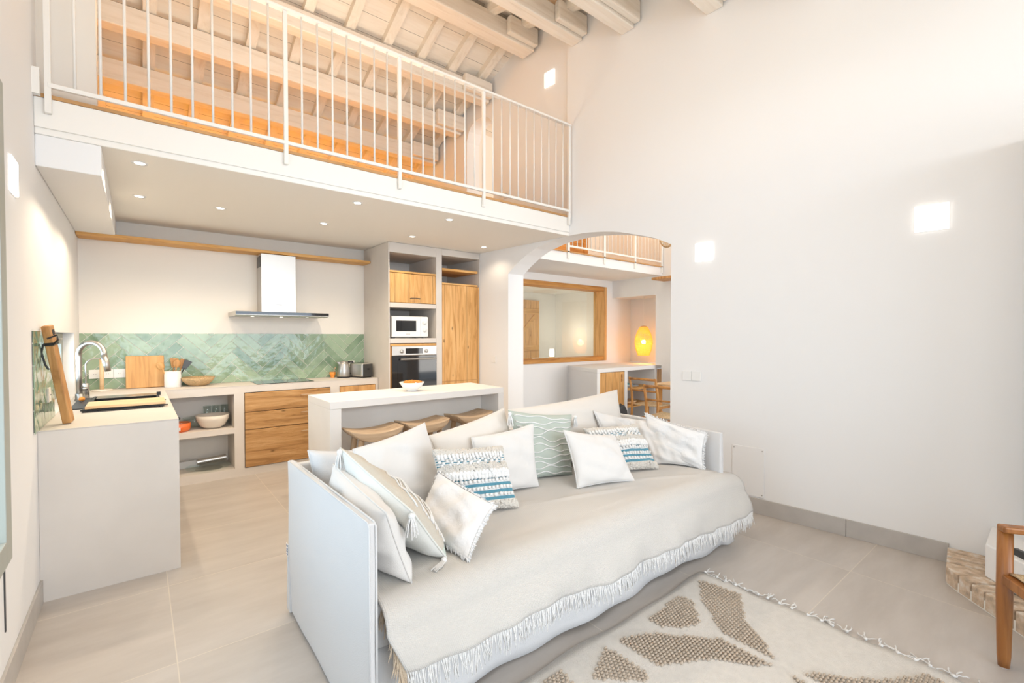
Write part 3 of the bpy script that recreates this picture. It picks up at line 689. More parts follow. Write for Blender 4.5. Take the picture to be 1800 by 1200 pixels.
# ------------------------------------------------------------------ tall masonry unit
TX0, TX1, TYF = 2.296, XW(5.16) - .012, 5.16
tu = thing('tall_unit', 'tall plastered unit with oven, microwave niche and wooden doors', 'cabinet')
t_ = MB(); yb = YB - .003
def tb(x0, x1, z0, z1, y0=TYF, y1=yb): t_.box(x0, x1, y0, y1, z0, z1)
A0, A1, B0, B1 = 2.312, 2.934, 3.018, 3.598
tb(TX0, A0, 0, ZS - .003); tb(A1, B0, 0, ZS - .003); tb(B1, TX1 - .04 if False else B1 + .0, 0, 1) if False else None
t_.hexa([(B1, TYF, 0), (XW(TYF) - .004, TYF, 0), (XW(yb) - .004, yb, 0), (3.53, yb, 0), (B1, TYF, ZS - .003), (XW(TYF) - .004, TYF, ZS - .003), (XW(yb) - .004, yb, ZS - .003), (3.53, yb, ZS - .003)])
tb(A0, A1, 2.44, ZS - .003); tb(A0, A1, 1.79, 1.845); tb(A0, A1, 1.36, 1.42); tb(A0, A1, 0, .74); t_.hexa([(B0, TYF, 2.475), (B1, TYF, 2.475), (3.53, yb, 2.475), (B0, yb, 2.475), (B0, TYF, ZS - .003), (B1, TYF, ZS - .003), (3.53, yb, ZS - .003), (B0, yb, ZS - .003)]); tb(B0, B1 - .03, 0, .09)
tb(A0, A1, .74, ZS - .003, yb - .02, yb); tb(B0, 3.54, .09, ZS - .003, yb - .02, yb)
t_.build('plaster_frame', 'microcement', tu, bevel=.004)
fd = MB().box(A0 + .004, A1 - .004, TYF + .006, TYF + .03, 1.85, 2.20).build('flap_door', 'pine', tu, bevel=.003); handle(fd, 2.64, 1.905, TYF + .006, .12)
MB().box(A0 + .002, A1 - .002, TYF + .0, TYF + .6, 2.205, 2.228).build('shelf_board', 'pine_x', tu, bevel=.003)
td = MB().box(B0 + .004, B1 - .004, TYF + .006, TYF + .03, .095, 2.105).build('tall_door', 'pine', tu, bevel=.003)
MB().box(B0 + .004, B1 - .004, TYF + .003, TYF + .007, .86, .865).build('door_seam', 'old_wood', td)
MB().box(B0 + .002, B1 - .03, TYF + .0, TYF + .6, 2.108, 2.130).build('shelf_board', 'pine_x', tu, bevel=.003)
MB().box(B0 + .002, B1 - .03, TYF + .0, TYF + .55, 2.285, 2.315).build('shelf_board', 'pine_x', tu, bevel=.003)
# oven
ov = thing('oven', 'built in steel and black glass oven in the tall plastered unit', 'oven', (0, TYF, 0))
MB().box(A0 + .003, A1 - .003, .015, .5, .745, 1.355).build('casing', 'board_wood', ov)
MB().box(2.334, 2.930, -.012, .014, 1.215, 1.325).build('control_panel', 'steel_brushed', ov, bevel=.002)
MB().box(2.505, 2.735, -.0135, -.0125, 1.232, 1.298).build('display', 'black_glass', ov)
for xx in (2.455, 2.785):
    k = MB().lathe([(.022, 0), (.022, .012), (.018, .02), (.001, .02)], 20).xf(Matrix.Rotation(PI / 2, 4, 'X')); k.build('knob', 'steel', ov, smooth=True, loc=(xx, -.013, 1.262))
MB().box(2.334, 2.930, -.012, .014, .75, 1.210).build('door', 'black_glass', ov, bevel=.002)
MB().box(2.40, 2.87, -.0135, -.0125, .79, 1.13).build('door_window', 'black_glass', ov)
MB().tube([(2.425, -.045, 1.168), (2.90, -.045, 1.168)], .012, 10).box(2.44, 2.455, -.045, -.012, 1.16, 1.176).box(2.87, 2.885, -.045, -.012, 1.16, 1.176).build('handle', 'steel', ov)
MB().box(A0 + .003, A1 - .003, -.004, .012, 1.330, 1.353).build('top_strip', 'pine_x', ov)
# microwave
mw = thing('microwave', 'white microwave in the niche above the oven', 'microwave', (2.60, 5.34, 1.42), math.radians(-4))
MB().box(-.235, .235, -.14, .24, .012, .268).build('case', 'white_enamel', mw, bevel=.008)
MB().box(-.233, .135, -.152, -.141, .02, .262).build('door', 'white_plastic', mw, bevel=.004)
MB().box(-.18, .075, -.1545, -.1525, .085, .215).build('door_window', 'black_glass', mw)
MB().box(.138, .233, -.152, -.141, .02, .262).build('control_panel', 'white_plastic', mw, bevel=.004)
for zz in (.19, .10): MB().lathe([(.024, 0), (.022, .018), (.001, .019)], 20).xf(Matrix.Rotation(PI / 2, 4, 'X')).build('knob', 'white_enamel', mw, smooth=True, loc=(.186, -.152, zz))
lg = MB()
for k in range(6): lg.box(-.055 + k * .009, -.055 + k * .009 + .006, -.1535, -.152, .047, .054)
lg.build('lettering', 'book_grey', mw)
vg = MB()
for a in (0, 1):
    for b in (0, 1): vg.box(-.2365, -.235, -.02 + a * .03, -.01 + a * .03, .09 + b * .02, .10 + b * .02)
vg.build('vent_slots', 'dark_metal', mw)
fm = MB()
for xx in (-.2, .2):
    for yy in (-.1, .2): fm.box(xx - .02, xx + .02, yy - .02, yy + .02, 0, .012)
fm.build('feet', 'black', mw)

# ------------------------------------------------------------------ niche contents
pn = thing('casserole', 'orange enamel casserole at the left end of the upper open shelf', 'pot', (.30, 5.60, .507))
MB().lathe([(.001, 0), (.08, 0), (.095, .02), (.10, .085), (.095, .085), (.09, .02), (.001, .01)], 32).build('body', 'orange_enamel', pn, smooth=True)
MB().lathe([(.102, .086), (.08, .10), (.02, .115), (.001, .116)], 28).build('lid', 'glass', pn, smooth=True)
MB().ball((0, 0, .128), .014).build('lid_knob', 'black', pn, smooth=True)
MB().tube([(.0, -.096, .045), (.0, -.125, .05), (.0, -.13, .03), (.0, -.10, .025)], .006, 8).build('handle', 'white_enamel', pn, smooth=True)
cb = MB().lathe([(.001, 0), (.07, 0), (.11, .03), (.140, .09), (.148, .135), (.140, .135), (.130, .09), (.10, .035), (.001, .012)], 40).build('mixing_bowl', 'cream_ceramic', smooth=True, loc=(.585, 5.62, .507)); tag(cb, 'large cream ceramic bowl on the upper open shelf', 'bowl')
gb = MB().lathe([(.001, 0), (.05, 0), (.095, .05), (.10, .10), (.097, .10), (.09, .05), (.001, .006)], 32).build('glass_bowl', 'glass', smooth=True, loc=(.44, 5.78, .507)); tag(gb, 'clear glass bowl behind the cream bowl on the shelf', 'bowl')
for k, (dx, dy, lb) in enumerate(((.0, .0, 'left'), (.078, .0, 'middle'), (.156, .01, 'right'))):
    g_ = MB().lathe([(.001, 0), (.03, 0), (.032, .01), (.034, .15), (.038, .20), (.0365, .20), (.0325, .15), (.030, .012), (.001, .01)], 24).build('glass_jar', 'glass', smooth=True, loc=(.56 + dx, 5.845 + dy, .507)); tag(g_, 'clear glass at the back of the upper open shelf, %s of three' % lb, 'glass', 'glasses at the back of the upper shelf')
dp = MB().lathe([(.001, 0), (.12, 0), (.19, .018), (.20, .024), (.195, .028), (.12, .008), (.001, .006)], 40).build('glass_platter', 'glass', smooth=True, loc=(.55, 5.665, .085)); tag(dp, 'round clear glass platter on the lower open shelf', 'plate')
fb = MB().box(-.22, .02, -.035, .035, 0, .07).build('foil_box', 'paper', loc=(.46, 5.84, .085), rot=(0, 0, math.radians(6)), bevel=.003); tag(fb, 'pale cardboard wrap box with grey print on the lower shelf', 'box')
fl = MB().tube([(-.10, 0, .035), (.16, 0, .05)], .03, 16).build('foil_roll', 'steel_brushed', smooth=False, loc=(.56, 5.80, .098)); tag(fl, 'shiny foil roll beside the wrap box on the lower shelf', 'roll')

# ------------------------------------------------------------------ breakfast bar and stools
IX0, IX1, IY0, IY1 = 1.158, 2.875, 3.70, 4.30
br = thing('breakfast_bar', 'pale microcement breakfast bar with knee space behind the sofa', 'counter')
MB().box(IX0, IX1, IY0, IY1, .872, .93).build('top', 'bar_cement', br, bevel=.0015)
MB().box(IX0, IX0 + .088, IY0, IY1, 0, .871).build('end_panel', 'bar_cement', br, bevel=.0015)
MB().box(IX1 - .065, IX1, IY0, IY1, 0, .871).build('end_panel', 'bar_cement', br, bevel=.0015)
MB().box(IX0 + .089, IX1 - .066, 4.0, IY1, 0, .871).build('back_panel', 'bar_cement', br)
fbw = MB().lathe([(.001, 0), (.048, 0), (.05, .012), (.085, .035), (.117, .085), (.112, .085), (.08, .04), (.001, .02)], 36).build('fruit_bowl', 'ceramic', smooth=True, loc=(2.0, 3.98, .93)); tag(fbw, 'white footed bowl of orange snacks on the breakfast bar', 'bowl')
cr = MB()
for k in range(70):
    a = random.uniform(0, 2 * PI); r = .09 * math.sqrt(random.random()); cr.ball((r * math.cos(a), r * math.sin(a), .082 + .016 * (1 - r / .09) + random.uniform(-.003, .003)), .011, 6, 4, (1.2, 1, .8))
crk = cr.build('snacks', 'orange_fruit', smooth=True, loc=(2.0, 3.98, .93)); tag(crk, 'heap of orange snacks filling the white bowl on the bar', 'snacks', kind='stuff')
def stool(loc, rz, label):
    t = thing('bar_stool', label, 'stool', loc, rz, None)
    mb = MB(); nx, ny = 20, 8; hw, hd_ = .22, .14
    for side in (0, 1):
        for i in range(nx + 1):
            for j in range(ny + 1):
                u = -1 + 2 * i / nx; v = -1 + 2 * j / ny
                w_ = math.sqrt(max(0, 1 - abs(u) ** 4)) ; xx = u * hw; yy = v * hd_ * (.80 + .20 * w_)
                edge = max(abs(v) ** 6, abs(u) ** 8)
                ztop = .682 + .032 * u * u - .006 * edge
                zbot = .600 + .088 * abs(u) ** 2.6 + .008 * edge
                mb.v.append((xx, yy, ztop if side else zbot))
    q = (nx + 1) * (ny + 1)
    for i in range(nx):
        for j in range(ny):
            a = i * (ny + 1) + j; mb.f.append((a, a + 1, a + ny + 2, a + ny + 1)); mb.f.append((q + a, q + a + ny + 1, q + a + ny + 2, q + a + 1))
    for i in range(nx):
        for j in (0, ny):
            a = i * (ny + 1) + j; mb.f.append((a, a + ny + 1, q + a + ny + 1, q + a))
    for j in range(ny):
        for i in (0, nx):
            a = i * (ny + 1) + j; mb.f.append((a, a + 1, q + a + 1, q + a))
    mb.build('seat', 'stool_wood', t, smooth=True, bevel=.006)
    for sx in (-1, 1):
        for sy in (-1, 1):
            MB().tube([(sx * .20, sy * .13, 0), (sx * .165, sy * .10, .3), (sx * .125, sy * .075, .625)], [.017, .021, .024], 12).build('leg', 'stool_leg', t, smooth=True)
        MB().tube([(sx * .172, -.105, .26), (sx * .172, .105, .26)], .012, 8).build('stretcher', 'stool_leg', t, smooth=True)
    return t
s1 = stool((1.49, 3.66, 0), .0, 'weathered wooden saddle stool at the left end of the bar')
copy_tree(s1, (1.965, 3.71, 0), .06, 'weathered wooden saddle stool in the middle of the bar')
copy_tree(s1, (2.50, 3.77, 0), .12, 'weathered wooden saddle stool at the right end of the bar')

# ------------------------------------------------------------------ small items on the walls
rzw = math.atan(.0887)
outlet('light_switch', 'small white switch on the wall between tall unit and arch', (XW(4.88), 4.88, 1.14), .085, .085, 1, 1, rz=rzw, m='white_plastic')
outlet('light_switch', 'white double switch plate on the wall right of the arch', (XW(2.22), 2.22, 1.09), .085, .085, 1, 2, rz=rzw, m='white_plastic')
outlet('power_outlet', 'cream socket high on the loft wall behind the balusters', (XW(4.72) + .034, 4.72, 3.25), .09, .085, 1, 2, rz=rzw, m='plaster_warm')
ap = MB().box(-.006, 0, -.125, .125, 0, .40).build('access_panel', 'plaster', bevel=.002, loc=(XW(1.74), 1.74, .135), rot=(0, 0, rzw)); tag(ap, 'flush white access panel low on the wall beside the sofa', 'panel')
sc = MB()
for yy, zz in ((-.11, .02), (.11, .02), (-.11, .38), (.11, .38)): sc.box(-.0075, -.006, yy - .004, yy + .004, zz - .004, zz + .004)
sc.build('screw', 'steel', ap)
cv = MB().box(0, .004, -.006, .006, 0, .25).build('cable_cover', 'dark_metal', loc=(XL, 2.70, .265)); tag(cv, 'thin vertical slot cover under the left window', 'cover')

# ------------------------------------------------------------------ hearth and fireplace in the right corner
ht = thing('hearth', 'low brick hearth in the right corner', 'hearth')
poly = [(XW(.53) - .004, .53), (3.66, .49), (3.58, .43), (2.95, -.15), (2.95, -.7), (XW(-.7) - .004, -.7)]
MB().prism(poly, 0.001, .055).build('bed', 'grout', ht)
bk = MB()
# radial soldier bricks along the edge and a laid top
edge = [Vector((XW(.53) - .02, .53, 0)), Vector((3.66, .49, 0)), Vector((3.58, .43, 0)), Vector((2.95, -.15, 0))]
pos = []; 
for a, b in zip(edge, edge[1:]):
    L = (b - a).length; nb = max(1, round(L / .088)); d = (b - a) / L; nn = Vector((d.y, -d.x, 0))
    if nn.dot(Vector((3.9, -.3, 0)) - a) < 0: nn = -nn
    bw = L / nb
    for k in range(nb):
        p = a + d * (bw * k + .006); q = a + d * (bw * (k + 1) - .006); dep = .20 + random.uniform(-.004, .004); o = -.004
        r = [p + nn * o, q + nn * o, q + nn * dep, p + nn * dep]; zt = .105 + random.uniform(-.003, .003)
        bk.hexa([(v.x, v.y, .008) for v in r] + [(v.x, v.y, zt) for v in r])
bk.build('bricks', 'brick', ht, bevel=.005)
MB().prism([(XW(.5) - .006, .50), (3.68, .46), (3.60, .41), (2.98, -.17), (2.98, -.68), (XW(-.68) - .006, -.68)], .055, .096).build('top_mortar', 'grout', ht)
fpp = [(XW(.345) - .003, .345), (3.665, .335), (3.05, -.23), (3.05, -.7), (XW(-.7) - .003, -.7)]
fp = thing('fireplace', 'white plastered corner fireplace standing on the brick hearth', 'fireplace')
MB().prism(fpp, .1065, .29).build('plinth', 'plaster', fp, bevel=.008)
up_ = [(XW(.20) - .003, .20), (3.80, .19), (3.20, -.35), (3.20, -.7), (XW(-.7) - .003, -.7)]
MB().prism(up_, .29, 2.6).build('breast', 'plaster', fp, bevel=.008)
d = Vector((-.6, -.54, 0)).normalized(); nn = Vector((-.54, .6, 0)).normalized() * -1
c0 = Vector((3.80, .19, 0)) + d * .10; c1 = Vector((3.80, .19, 0)) + d * .72
nf = Vector((-d.y, d.x, 0));  nf = nf if nf.x < 0 else -nf
r = [c0 + nf * .012, c1 + nf * .012, c1 - nf * .05, c0 - nf * .05]
MB().hexa([(v.x, v.y, .292) for v in r] + [(v.x, v.y, .75) for v in r]).build('firebox_door', 'black_glass', fp)
g0 = Vector((3.60, .225, 0)); g1 = g0 + d * .55; r = [g0, g1, g1 - nf * .02, g0 - nf * .02]
MB().hexa([(v.x, v.y, .107) for v in r] + [(v.x, v.y, .325) for v in r]).build('fire_guard', 'dark_metal', fp)

# ------------------------------------------------------------------ rug
rg = thing('rug', 'cream flatweave rug with raised beige leaf motifs in front of the sofa', 'rug')
RX, RY, RD = 2.665, 1.455, 2.1
mb = MB(); nx, ny = 60, 60; X0r = .1
for i in range(nx + 1):
    for j in range(ny + 1):
        xx = X0r + (RX - X0r) * i / nx; yy = RY - RD * j / ny
        xx += (.018 * math.sin(j * .5) if i == nx else 0); yy += .010 * math.sin(xx * 5.2) + .006 * math.sin(xx * 13) if j == 0 else 0
        mb.v.append((xx, yy, .009 + .0015 * math.sin(xx * 7 + yy * 3)))
for i in range(nx):
    for j in range(ny):
        a = i * (ny + 1) + j; mb.f.append((a, a + ny + 1, a + ny + 2, a + 1))
rb = mb.build('rug_base', 'rug_cream', rg, smooth=True, norm=True)
so = rb.modifiers.new('solid', 'SOLIDIFY'); so.thickness = .007; so.offset = -1
def inside(p, poly):
    x, y = p; c = False
    for i in range(len(poly)):
        (x1, y1), (x2, y2) = poly[i], poly[i - 1]
        if (y1 > y) != (y2 > y) and x < (x2 - x1) * (y - y1) / (y2 - y1) + x1: c = not c
    return c
motifs = [
 [(2.557, 1.411), (2.582, 1.30), (2.59, 1.182), (2.385, 1.064), (2.241, .892), (2.181, .842), (2.182, 1.084), (2.369, 1.292)],
 [(2.317, 1.393), (2.329, 1.325), (2.287, 1.283), (2.216, 1.217), (2.162, 1.186), (2.066, 1.232), (2.004, 1.29), (1.992, 1.381)],
 [(1.755, 1.384), (1.926, 1.291), (2.077, 1.131), (2.142, 1.064), (2.139, .831), (2.086, .881), (1.957, 1.028), (1.759, 1.138), (1.741, 1.19)],
 [(1.666, 1.377), (1.677, 1.162), (1.635, 1.132), (1.455, 1.277), (1.40, 1.353)]]
def mirx(p, c): return [(2 * c - x, y) for x, y in p]
def miry(p, c): return [(x, 2 * c - y) for x, y in p]
m4 = [(1.668, 1.377), (1.677, 1.162), (1.64, 1.12), (1.455, 1.277), (1.50, 1.30)]
motifs[3] = m4
motifs.append([(1.40, 1.395), (1.385, 1.30), (1.30, 1.36), (1.28, 1.395)])
yc = .795
all_m = motifs + [miry(p, yc) for p in motifs]
cx_ = 1.26
all_m += [mirx(p, cx_) for p in all_m if max(x for x, y in p) > 1.45]
for mi, poly in enumerate(all_m):
    mb = MB(); xs = [p[0] for p in poly]; ys = [p[1] for p in poly]
    yy = min(ys); row = 0
    while yy < max(ys):
        xx = min(xs) + (row % 2) * .012
        while xx < max(xs):
            if inside((xx, yy), poly) and yy > -.55:
                mb.ball((xx, yy, .0125), .0115, 6, 4, (1.0, .55, .55))
            xx += .0225
        yy += .0155; row += 1
    if mb.v: mb.build('raised_motif', 'jute', rg, smooth=True, norm=False)
# tassels at the short end
yy = RY - .02; k = 0
while yy > -.6:
    mb = MB()
    for q in range(3):
        p = Vector((RX, yy + random.uniform(-.008, .008), .012)); dr = random.uniform(-1.0, 1.0); pts = [p]
        for s2 in range(5):
            dr += random.uniform(-.7, .7); p = p + Vector((math.cos(dr), math.sin(dr), 0)) * random.uniform(.010, .017); pts.append(Vector((p.x, p.y, .007 + random.uniform(0, .008))))
        mb.tube(pts, .0028, 5)
    mb.ball((RX + .004, yy, .012), .008, 6, 4)
    mb.build('tassel', 'yarn_white', rg, smooth=True, norm=False)
    yy -= random.choice((.05, .06, .075))

# ------------------------------------------------------------------ sofa
sf = thing('sofa', 'large white slipcovered sofa with thin side panels', 'sofa', (0, 0, 0))
SXa, SXb, SYf, SYb = .61, 3.215, 1.55, 2.60
def panel(pts8, name, m='fabric_cover', bev=.018, sub=True, noise=.006):
    """soft upholstered slab: subdivided, edges rounded, faintly wrinkled"""
    mb = MB().hexa(pts8); o = mb.build(name, m, sf)
    b = bmesh.new(); b.from_mesh(o.data)
    bmesh.ops.bevel(b, geom=list(b.edges), offset=bev, segments=3, affect='EDGES', profile=.6)
    bmesh.ops.subdivide_edges(b, edges=[e for e in b.edges if e.calc_length() > .3], cuts=14, use_grid_fill=True)
    rn = random.random() * 10
    for v in b.verts:
        c = v.co; k = math.sin(c.x * 9 + rn) * math.sin(c.z * 11 + c.y * 3 + rn) + .6 * math.sin(c.y * 14 + c.z * 5 + rn)
        v.co += v.normal * noise * k * .8
    b.to_mesh(o.data); b.free()
    for p in o.data.polygons: p.use_smooth = True
    return o
def arm_pts(x0, x1, yf_, yb_, z0, zf, zb, flare=0):
    return [(x0 - flare, yf_ - .0, z0), (x1, yf_, z0), (x1, yb_, z0), (x0 - flare, yb_, z0), (x0, yf_, zf), (x1, yf_, zf), (x1, yb_, zb), (x0, yb_, zb)]
panel(arm_pts(SXa - .012, SXa + .016, 1.515, SYb, .02, .812, .80, -.0), 'side_panel', bev=.008, noise=.003)
panel(arm_pts(SXb - .04, SXb, 1.60, SYb, .02, .77, .79), 'side_panel', bev=.012)
panel([(SXa, SYb - .06, .02), (SXb, SYb - .06, .02), (SXb, SYb, .02), (SXa, SYb, .02), (SXa, SYb - .06, .79), (SXb, SYb - .06, .79), (SXb, SYb, .79), (SXa, SYb, .79)], 'back_panel')
panel([(SXa + .035, 1.60, .28), (SXb - .065, 1.60, .28), (SXb - .065, SYb - .065, .28), (SXa + .035, SYb - .065, .28), (SXa + .035, 1.57, .485), (SXb - .065, 1.57, .485), (SXb - .065, SYb - .065, .485), (SXa + .035, SYb - .065, .485)], 'seat_cushion', bev=.04, noise=.003)
# skirt with soft folds
mb = MB(); n = 90
for i in range(n + 1):
    u = i / n; xx = SXa + .035 + (SXb + .01 - SXa - .035) * u
    for j in range(9):
        v = j / 8; z = .012 + .30 * v + (.006 * math.sin(xx * 8) if j == 0 else 0); amp = (1 - v) * .016
        mb.v.append((xx, 1.60 - .03 * (1 - v) + amp * math.sin(xx * 5.5 + .8) + .5 * amp * math.sin(xx * 17) - (.03 * (1 - v) if u > .96 else 0), z))
for i in range(n):
    for j in range(8):
        a = i * 9 + j; mb.f.append((a, a + 9, a + 10, a + 1))
sk_ = mb.build('skirt', 'fabric_cover', sf, smooth=True)
so = sk_.modifiers.new('solid', 'SOLIDIFY'); so.thickness = .006
# piping seam on left panel
MB().tube([(SXa + .014, 1.513, .03), (SXa + .014, 1.513, .80), (SXa + .013, 1.53, .812), (SXa + .013, 2.57, .80)], .004, 6).build('seam', 'fabric_cover', sf, smooth=True)
MB().tube([(SXa - .010, 1.513, .03), (SXa - .010, 1.513, .80), (SXa - .009, 1.53, .812), (SXa - .009, 2.57, .80)], .003, 6).build('seam', 'fabric_cover', sf, smooth=True)
# corner flap and cloth label at the back corner
MB().prism([(2.56, .02), (2.62, .02), (2.605, .3), (2.60, .3)], SXa - .018, SXa + .03, axis=0).build('corner_flap', 'fabric_cover', sf)
lbl = MB().box(SXa - .018, SXa - .016, 2.585, 2.622, .30, .365).build('cloth_label', 'white_plastic', sf)
tx = MB()
for k in range(4):
    z = .308 + k * .014
    tx.box(SXa - .0195, SXa - .018, 2.594, 2.614, z, z + .003); tx.box(SXa - .0195, SXa - .018, 2.594, 2.598, z, z + .009); 
    if k % 2: tx.box(SXa - .0195, SXa - .018, 2.594, 2.614, z + .006, z + .009)
tx.build('label_print', 'label_blue', lbl)

# ---- throw
th_ = thing('throw_blanket', 'cream woven throw with white fringe draped over the sofa seat', 'blanket')
def seat_profile(v, hem):
    """v 0..1 from the back of the seat over the front edge down to the hem"""
    yb_, yf_ = 2.46, 1.50; zt = .505
    flat = yb_ - yf_ - .10; arc = .10 * PI / 2; drop = zt - .10 - hem; T = flat + arc + drop; s = v * T
    if s < flat: return yb_ - s, zt, 0
    if s < flat + arc:
        a = (s - flat) / .10; return yf_ + .10 - .10 * math.sin(a), zt - .10 + .10 * math.cos(a), 0
    q = (s - flat - arc) / max(drop, .01); return yf_ - .035 * math.sin(q * 1.8) , zt - .10 - (s - flat - arc), q
def hem_z(x): return .285 - .03 * (x - .7) + .012 * math.sin(x * 6) + (.0 if x < 2.8 else .01)
mb = MB(); NX, NY = 150, 70; uvs = []
XT0, XT1 = .634, 3.18
hem_pts = []; side_r = []; side_l = []
for i in range(NX + 1):
    u = i / NX
    for j in range(NY + 1):
        v = j / NY; x = XT0 + (XT1 - XT0) * u
        y, z, q = seat_profile(v, hem_z(x))
        fr = max(0, min(1, (v - .45) / .25))
        # left edge swings slightly inward, right end spills past the side panel
        x += (1 - u) ** 6 * .055 * fr * (.4 + q)
        x += u ** 10 * (.15 * fr)
        if u > .93: z -= (u - .93) / .07 * .05 * fr * (1 - q) 
        y += .015 * math.sin(x * 9 + 1.8 * math.sin(z * 9) + 1.2 * math.sin(x * 3.1)) * q + .006 * math.sin(x * 31) * q - .012 * q
        if v < .7:
            z += .004 * math.sin(x * 6 + y * 9) + .010 * math.exp(-((y - 1.86 + .22 * (x - 2.0)) / .018) ** 2) * math.exp(-((x - 2.05) / .32) ** 2) + .008 * math.exp(-((y - 2.0 + .25 * (x - 1.6)) / .02) ** 2) * math.exp(-((x - 1.55) / .22) ** 2)
            z += .007 * math.exp(-((y - 1.75 + .5 * (x - 2.7)) / .02) ** 2) * math.exp(-((x - 2.75) / .25) ** 2)
        mb.v.append((x, y, z))
        z += .0035 * math.sin(x * 19 + y * 23 + 2 * math.sin(y * 7)) * math.sin(y * 13 - x * 5) * (1 - q)
        z += (.007 * math.exp(-((y - 1.70 + .30 * (x - 1.2)) / .022) ** 2) * math.exp(-((x - 1.25) / .3) ** 2) + .008 * math.exp(-((y - 1.95 + .8 * (x - 2.4)) / .03) ** 2) * math.exp(-((x - 2.35) / .2) ** 2)) * (1 - q)
        if j == NY: hem_pts.append(Vector((x, y, z)))
        if i == NX: side_r.append(Vector((x, y, z)))
        if i == 0: side_l.append(Vector((x, y, z)))
for i in range(NX):
    for j in range(NY):
        a = i * (NY + 1) + j; mb.f.append((a, a + 1, a + NY + 2, a + NY + 1))
to = mb.build('cloth', 'throw_weave', th_, smooth=True, norm=False)
uvl = to.data.uv_layers.new(name='UVMap')
for lp in to.data.loops:
    vi = lp.vertex_index; uvl.data[lp.index].uv = ((vi // (NY + 1)) / NX * 3.2, (vi % (NY + 1)) / NY * 1.5)
so = to.modifiers.new('solid', 'SOLIDIFY'); so.thickness = .006; so.offset = 0
def fringe(parent, pts, length, dens, name, m, dirv=Vector((0, -.10, -1)), r=.0028, spread=.25):
    mb = MB()
    for a, b in zip(pts, pts[1:]):
        L = (b - a).length; c = max(1, int(L * dens + random.random()))
        for k in range(c):
            p = a + (b - a) * ((k + random.random() * .8) / c); d = (dirv + Vector((random.uniform(-spread, spread), random.uniform(-.08, .08), 0))).normalized()
            l = length * random.uniform(.75, 1.15); bend = Vector((random.uniform(-.012, .012), random.uniform(-.006, .006), 0))
            mb.tube([p, p + d * l * .5 + bend * .3, p + d * l + bend], [r, r, r * .5], 4, cap=False)
    o = mb.build(name, m, parent, smooth=True, norm=False); o['kind'] = 'stuff'; return o
fringe(th_, hem_pts, .085, 190, 'white_fringe', 'yarn_white')
# tan underlay blanket whose fringe shows at both ends
ub = thing('underlay_blanket', 'tan fringed blanket peeking out under both ends of the cream throw', 'blanket')
mb = MB()
lp_ = []
for k in range(24):
    t = k / 23; v = .52 + .48 * t; y, z, q = seat_profile(v, .24); lp_.append(Vector((.652 + .05 * t, y + .004, z - .018)))
rp_ = []
for k in range(24):
    t = k / 23; v = .42 + .50 * t; y, z, q = seat_profile(v, .24); rp_.append(Vector((3.17 + .14 * min(1, t * 1.6), y + .035 * (1 - t) - .0, z - .012 - .05 * min(1, t * 2))))
for P in (lp_, rp_):
    mb = MB(); s_ = 1 if P is lp_ else -1
    for p in P: mb.v += [tuple(p), tuple(p + Vector((.04 * s_, 0, .002)))]
    for k in range(len(P) - 1): mb.f.append((2 * k, 2 * k + 1, 2 * k + 3, 2 * k + 2))
    uo = mb.build('cloth', 'yarn_tan', ub, smooth=True, norm=False); so = uo.modifiers.new('solid', 'SOLIDIFY'); so.thickness = .004
fringe(ub, lp_, .075, 260, 'tan_fringe', 'yarn_tan', Vector((-.12, -.25, -1)), .003, .3)
fringe(ub, rp_, .05, 240, 'tan_fringe', 'yarn_tan', Vector((.35, -.35, -1)), .003, .3)

